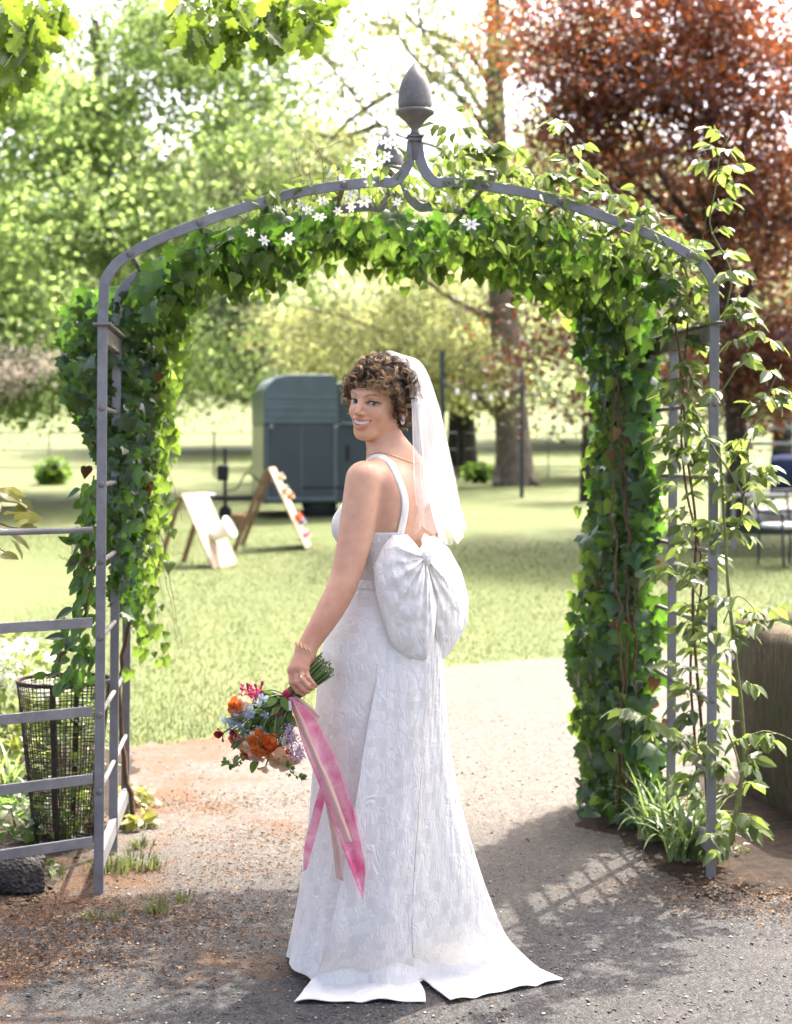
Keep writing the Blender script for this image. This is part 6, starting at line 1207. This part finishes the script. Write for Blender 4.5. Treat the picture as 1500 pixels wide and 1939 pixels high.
# ================================================================== TREES
def tree(name, label, trunk, trad, ells, nclump, nleaf, lsize, sig, lmat, bmat=None, group='trees round the lawn', twig=.012, seed=1, hollow=.0, droop=.0, cat='tree', crown='crown', limbr=.35, clumps=None, sides=10, cn=None):
    rs = np.random.default_rng(seed); bmat = bmat or M_BARK; tr_ = cr(trunk, 40); e = empty(name, tuple(trunk[0]), label, cat, group)
    MB().tube(tr_, np.interp(np.linspace(0, 1, 40), np.linspace(0, 1, len(trad)), trad), sides).build('trunk', bmat, e, True)
    C = [] if clumps is None else list(clumps)
    if ells:
        vol = np.array([w[2] for w in ells], float); vol /= vol.sum()
        for c, r, w in (ells[i] for i in rs.choice(len(ells), nclump, p=vol)):
            v = unit(rs.normal(0, 1, 3)); C.append(np.array(c)+v*np.array(r)*(hollow+(1-hollow)*rs.random()**.5))
    C = np.array(C)
    nodes = [p for p in tr_[8:]]; nr_ = [float(np.interp(i/39, np.linspace(0, 1, len(trad)), trad)) for i in range(8, 40)]
    N = np.array(nodes); order = np.argsort(np.min(np.linalg.norm(C[:, None]-N[None, ::4], axis=2), axis=1)); br_ = MB()
    NL = list(N); NR = list(nr_)
    for i in order:
        c = C[i]; A = np.array(NL); d = np.linalg.norm(A-c, axis=1)+.35*np.maximum(0, A[:, 2]-c[2]); j = int(np.argmin(d)); q = A[j]; r = min(NR[j]*.75, twig*(2.5 if d[j] > 1.5 else 1.4)); L = np.linalg.norm(c-q)
        mid = (q+c)/2+rs.normal(0, .07, 3)*L+np.array((0, 0, .1*L)); pth = cr([q, mid, c], 7); br_.tube(pth, np.linspace(max(r, twig*.6), twig*.45, 7), 4, cap=False)
        for k in (2, 4, 6): NL.append(pth[k]); NR.append(max(r*(1-k*.1), twig*.6))
    br_.build('branches', bmat, e, True)['kind'] = 'stuff'
    cnt_ = np.full(len(C), nleaf); 
    if cn is not None: cnt_[:len(clumps)] = cn
    k = np.repeat(np.arange(len(C)), cnt_); n = len(k); s_ = sig*(.6+.8*rs.random(len(C)))[k][:, None]
    g = rs.normal(0, 1, (n, 3)); pos = C[k]+g*s_*np.array((1, 1, .55)); pos[:, 2] -= droop*np.linalg.norm(g[:, :2]*s_, axis=1)
    R = frames(unit(rs.normal(0, 1, (n, 3))+np.array((0, 0, -.5))), rs.normal(0, .6, (n, 3))+np.array((0, 0, 1.0)))
    var = np.clip((.75*rs.random(len(C)))[k]*.6+.5*rs.random(n), 0, .999)
    V, F, va = merge_leaves(DIAM, pos, R, lsize*(.6+.8*rs.random(n)), var)
    o = obj(crown, meshdata(crown, V, F, False, va), lmat, e); o['kind'] = 'stuff'
    return e
M_MAP = leafmat('maple_green_leaf', (.062, .115, .03), (.105, .165, .055), (.19, .22, .105), (.36, .5, .15), .52, .5, .25)
M_PALE = leafmat('pale_spring_leaf', (.1, .135, .052), (.16, .195, .088), (.26, .275, .155), (.4, .47, .23), .5, .5, .25)
M_OAKY = leafmat('budding_leaf', (.09, .11, .036), (.15, .17, .063), (.25, .25, .12), (.4, .43, .165), .48, .5, .25)
M_DGR = leafmat('deep_green_leaf', (.03, .07, .014), (.05, .1, .02), (.1, .15, .035), (.2, .34, .04), .45, .5, .3)
M_COP = leafmat('copper_leaf', (.028, .011, .011), (.052, .018, .016), (.10, .035, .022), (.36, .1, .026), .34, .33, .8)
M_COP2 = M_COP
M_PINK = leafmat('pink_blossom', (.22, .18, .16), (.3, .25, .22), (.4, .35, .32), (.4, .34, .28), .4, .6, .2)
M_BARK2 = plain('grey_brown_bark', (.16, .13, .1), .9, .2, 0, .35, 6, .8, 20)
M_BARKD = plain('dark_bark', (.05, .042, .035), .9, .2, 0, .35, 6, .8, 20)
def X(px, Y): return (px-CX)/FPX*Y
def Z(py, Y): return CAMZ-(py-HY)/FPX*Y
# big green trees on the left
Y = 31; tree('maple_tree', 'tall fresh green tree rising beside the trailer behind the arch', [(X(215, Y), Y, .5), (X(212, Y), Y, 3), (X(200, Y), Y+.2, 6), (X(180, Y), Y, 10)], [.3, .24, .18, .08],
     [((X(150, Y), Y, Z(430, Y)), (4.6, 3.6, 3.2), 3), ((X(60, Y), Y, Z(150, Y)), (4.4, 3.5, 3.2), 2.4), ((X(360, Y), Y+1, Z(90, Y)), (2.6, 2.5, 2.0), 1.0), ((X(240, Y), Y, Z(700, Y)), (2.9, 2.4, .9), .9), ((X(40, Y), Y, Z(690, Y)), (2.5, 2.4, 1.0), .9)], 260, 230, .12, .42, M_MAP, M_BARK2, seed=3)
Y = 27; tree('garden_tree', 'broad green tree next to the pink blossoming branches', [(X(-260, Y), Y, .4), (X(-250, Y), Y, 3), (X(-200, Y), Y, 7)], [.26, .2, .08],
     [((X(-150, Y), Y, Z(350, Y)), (3.2, 3, 4.5), 2), ((X(-60, Y), Y, Z(640, Y)), (2.2, 2, 1.3), 1)], 130, 220, .12, .5, M_MAP, M_BARK2, seed=5)
Y = 58; tree('pale_tree', 'pale yellow green spring tree across the field behind the trailer', [(X(530, Y), Y, 1.5), (X(528, Y), Y, 7), (X(520, Y), Y, 13)], [.4, .3, .1],
     [((X(500, Y), Y, Z(420, Y)), (4.3, 4, 5.0), 3), ((X(440, Y), Y, Z(640, Y)), (6, 4, 2.0), 2), ((X(620, Y), Y, Z(620, Y)), (5, 4, 2.4), 1.6), ((X(560, Y), Y, Z(330, Y)), (2.0, 2, 2.5), .6)], 340, 200, .2, .75, M_PALE, M_BARK2, seed=8, twig=.03)
# the big tree in the middle
Y = 36; zb = float(gz(0, Y))
mid_cl = [np.array((X(a+RNG.normal(0, 18), Y+RNG.normal(0, 1.5)), Y+RNG.normal(0, 1.5), Z(b+RNG.normal(0, 14), Y))) for a, b in [(q, 735-.42*(960-q)*.6+RNG.normal(0, 30)) for q in RNG.uniform(520, 930, 120)]]
mid_cl += [np.array((X(a, Y)+RNG.normal(0, .5), Y+RNG.normal(0, 1), Z(b, Y)+RNG.normal(0, .4))) for a, b in [(RNG.uniform(700, 1120), RNG.uniform(470, 640)) for _ in range(90)] if abs(a-950) > 65]
mid_cl += [np.array((X(a, Y)+RNG.normal(0, .4), Y+RNG.normal(0, 1.2), Z(b, Y)+RNG.normal(0, .4))) for a, b in [(RNG.uniform(540, 1180), RNG.uniform(-260, 330)) for _ in range(230)]]
ct = tree('ash_tree', 'big grey trunked tree with spreading boughs in young leaf beyond the bride', [(X(975, Y), Y, zb-.2), (X(972, Y), Y, zb+.9), (X(962, Y), Y, Z(700, Y)), (X(950, Y), Y, Z(520, Y)), (X(942, Y), Y, Z(300, Y)), (X(936, Y), Y, Z(60, Y)), (X(930, Y), Y, Z(-250, Y))], [.50, .40, .36, .32, .24, .18, .10],
     [], 0, 85, .12, .40, M_OAKY, M_BARK2, seed=11, twig=.022, clumps=mid_cl, sides=16)
for q in ([(950, 800), (900, 745), (820, 720), (700, 690), (610, 640)], [(945, 720), (880, 680), (780, 650), (650, 600), (540, 575)], [(940, 600), (880, 580), (820, 540), (760, 500)], [(938, 300), (900, 220), (820, 150), (700, 190), (610, 110)], [(936, 180), (880, 90), (780, 40), (740, -60)], [(940, 330), (830, 280), (720, 235), (600, 90)], [(945, 400), (1010, 300), (1060, 180), (1080, 40)], [(938, 250), (862, 130), (800, 60), (790, -60)], [(940, 420), (1000, 330), (1040, 230), (1100, 120)], [(938, 480), (860, 400), (760, 370), (640, 320), (560, 250)], [(936, 150), (985, 60), (1000, -60)], [(740, 175), (660, 230), (600, 300)], [(830, 152), (770, 90), (720, -10)], [(720, 235), (640, 260), (560, 240)], [(640, 130), (570, 70), (520, 60)], [(975, 880), (1000, 905), (1020, 918)], [(955, 880), (945, 905), (938, 918)]):
    p = cr([P(a, b, Y-.2*i) for i, (a, b) in enumerate(q)], 24); MB().tube(p, np.linspace(.10 if q[-1][1] > 400 else .075, .02, 24) if q[-1][1] < 900 else np.linspace(.22, .08, 24), 8).build('bough', M_BARK2, ct, True)
Y = 46; tree('shade_tree', 'darker tree with a short trunk beyond the field fence', [(X(875, Y), Y, .9), (X(874, Y), Y, 2.2), (X(872, Y), Y, 4)], [.52, .42, .3], [((X(860, Y), Y, Z(600, Y)), (5.0, 4, 2.2), 2), ((X(800, Y), Y, Z(715, Y)), (4.0, 3, .6), .7)], 150, 110, .24, .6, M_PALE, M_BARKD, seed=13, twig=.03)
Y = 29; tree('fruit_tree', 'small many stemmed tree with thin leaf by the field fence', [(X(1113, Y), Y, .5), (X(1112, Y), Y, 1.2), (X(1108, Y), Y, 2.0), (X(1100, Y), Y, 3.2)], [.17, .13, .06, .03], [((X(1110, Y), Y, Z(740, Y)), (.9, .8, .9), 1)], 34, 26, .10, .3, M_PALE, M_BARKD, seed=14, twig=.02)
# copper maple on the right
Y = 24; copc = [np.array((X(a, Y-2.5)+RNG.normal(0, .12), Y-2.5+RNG.normal(0, .4), Z(b, Y-2.5)+RNG.normal(0, .12))) for a, b in ((970, 600), (1000, 625), (1040, 590), (1075, 580), (975, 690), (1010, 640), (1060, 640), (1085, 690), (1070, 745), (1110, 640), (1110, 690), (1140, 600), (985, 760-50), (1040, 620), (1150, 650), (1120, 560), (1060, 545), (1095, 610), (1075, 720))]
cop = tree('copper_maple', 'copper leaved maple with dark boughs behind the rose side of the arch', [(X(1398, Y), Y, .2), (X(1396, Y), Y, 1.4), (X(1385, Y), Y, 3.0), (X(1360, Y), Y, 5), (X(1340, Y), Y, 8)], [.22, .17, .14, .1, .05],
     [((X(1330, Y), Y, Z(230, Y)), (3.0, 2.6, 2.9), 3), ((X(1500, Y), Y, Z(420, Y)), (2.4, 2.4, 3.2), 2.2), ((X(1180, Y), Y, Z(120, Y)), (1.5, 1.6, 1.3), .9), ((X(1120, Y), Y, Z(250, Y)), (.8, 1.2, .7), .3), ((X(1420, Y), Y, Z(690, Y)), (1.5, 1.5, .8), .7), ((X(1250, Y), Y, Z(-60, Y)), (3.4, 2.5, 1.6), 1.2)], 380, 190, .085, .33, M_COP, M_BARKD, seed=21, clumps=copc, cn=60)
for q in ([(1390, 640), (1340, 480), (1250, 330), (1180, 200), (1120, 100)], [(1385, 560), (1330, 380), (1310, 250), (1330, 100)], [(1392, 600), (1450, 470), (1490, 330)], [(1388, 520), (1290, 420), (1190, 330), (1130, 240)], [(1350, 450), (1400, 300), (1440, 150)]):
    p = cr([P(a, b, Y-.1*i) for i, (a, b) in enumerate(q)], 24); MB().tube(p, np.linspace(.07, .02, 24), 7).build('bough', M_BARKD, cop, True)
Y = 40; tree('park_tree', 'dark trunked green tree in the field behind the copper maple', [(X(1482, Y), Y, .8), (X(1482, Y), Y, 2.5), (X(1480, Y), Y, 5)], [.3, .24, .15], [((X(1420, Y), Y, Z(620, Y)), (5, 3, 2.5), 1), ((X(1250, Y), Y, Z(640, Y)), (4, 3, 1.6), .8)], 150, 110, .2, .55, M_PALE, M_BARKD, seed=23, twig=.025)
Y = 62; tree('field_tree', 'rounded pale tree standing in the field between big trunk and copper maple', [(X(1130, Y), Y, 1.6), (X(1130, Y), Y, 5), (X(1130, Y), Y, 10)], [.4, .3, .1], [((X(1120, Y), Y, Z(480, Y)), (6.5, 4, 5.5), 1), ((X(1150, Y), Y, Z(690, Y)), (5, 4, 1.2), .4)], 200, 110, .3, .8, M_PALE, M_BARK2, seed=24, twig=.03)
Y = 25; tree('cherry_tree', 'pink blossoming branches by the field fence', [(X(-150, Y), Y, .3), (X(-140, Y), Y, 1.8), (X(-60, Y), Y, 2.8)], [.1, .08, .04], [((X(20, Y), Y, Z(690, Y)), (.75, .7, .42), 1), ((X(-60, Y), Y, Z(700, Y)), (.8, .7, .5), .6)], 46, 46, .06, .2, M_PINK, M_BARKD, seed=25)
for px, Yq, r, h, lab in ((100, 35, .4, .6, 'small bush at the field fence near the pink blossom'), (540, 36, .8, .9, 'low bush at the fence behind the trailer'), (905, 37, .35, .4, 'small bush at the foot of the big trunk')):
    c = gpt(px, Yq); n = 500; v = unit(rnd(n)); pos = np.array(c)+v*np.array((r, r, h*.5))*RNG.random((n, 1))**.4+np.array((0, 0, h*.5))
    e = empty('field_bush', tuple(c), lab, 'bush', 'bushes along the field fence'); V, F, va = merge_leaves(DIAM, pos, frames(unit(rnd(n)), unit(v+rnd(n, .4))), .1+.08*RNG.random(n), RNG.random(n)); o = obj('foliage', meshdata('foliage', V, F, False, va), M_DGR, e); o['kind'] = 'stuff'
    vine(e, [tuple(c), (c.x, c.y, c.z+h*.4), (c.x+.1, c.y, c.z+h*.8)], .03, .01, M_BARKD, 'stem', 8)
# far wood on the rising hillside
M_FAR = leafmat('far_wood_leaf', (.07, .098, .042), (.1, .13, .06), (.155, .175, .085), (.26, .31, .12), .4, .7, .1)
nb = 520; yb = RNG.uniform(95, 300, nb); xb = (RNG.random(nb)-.5)*yb*1.1; zb_ = gz(xb, yb); kb = 70
g = rnd(nb*kb); k = np.repeat(np.arange(nb), kb); g = unit(g)*(RNG.random((nb*kb, 1))**.33); hb_ = np.random.default_rng(5).uniform(7, 14, nb)
pos = np.stack([xb[k]+g[:, 0]*5, yb[k]+g[:, 1]*4.5, zb_[k]+hb_[k]*.5+g[:, 2]*hb_[k]*.55], 1); n = len(pos)
V, F, va = merge_leaves(DIAM, pos, frames(unit(rnd(n)), unit(g+rnd(n, .4))), RNG.uniform(.9, 1.8, n), np.clip(.6*np.random.default_rng(6).random(nb)[k]+.4*RNG.random(n), 0, .99))
tag(obj('far_wood', meshdata('far_wood', V, F, False, va), M_FAR), 'pale green woodland covering the distant hillside', 'woodland', kind='stuff')
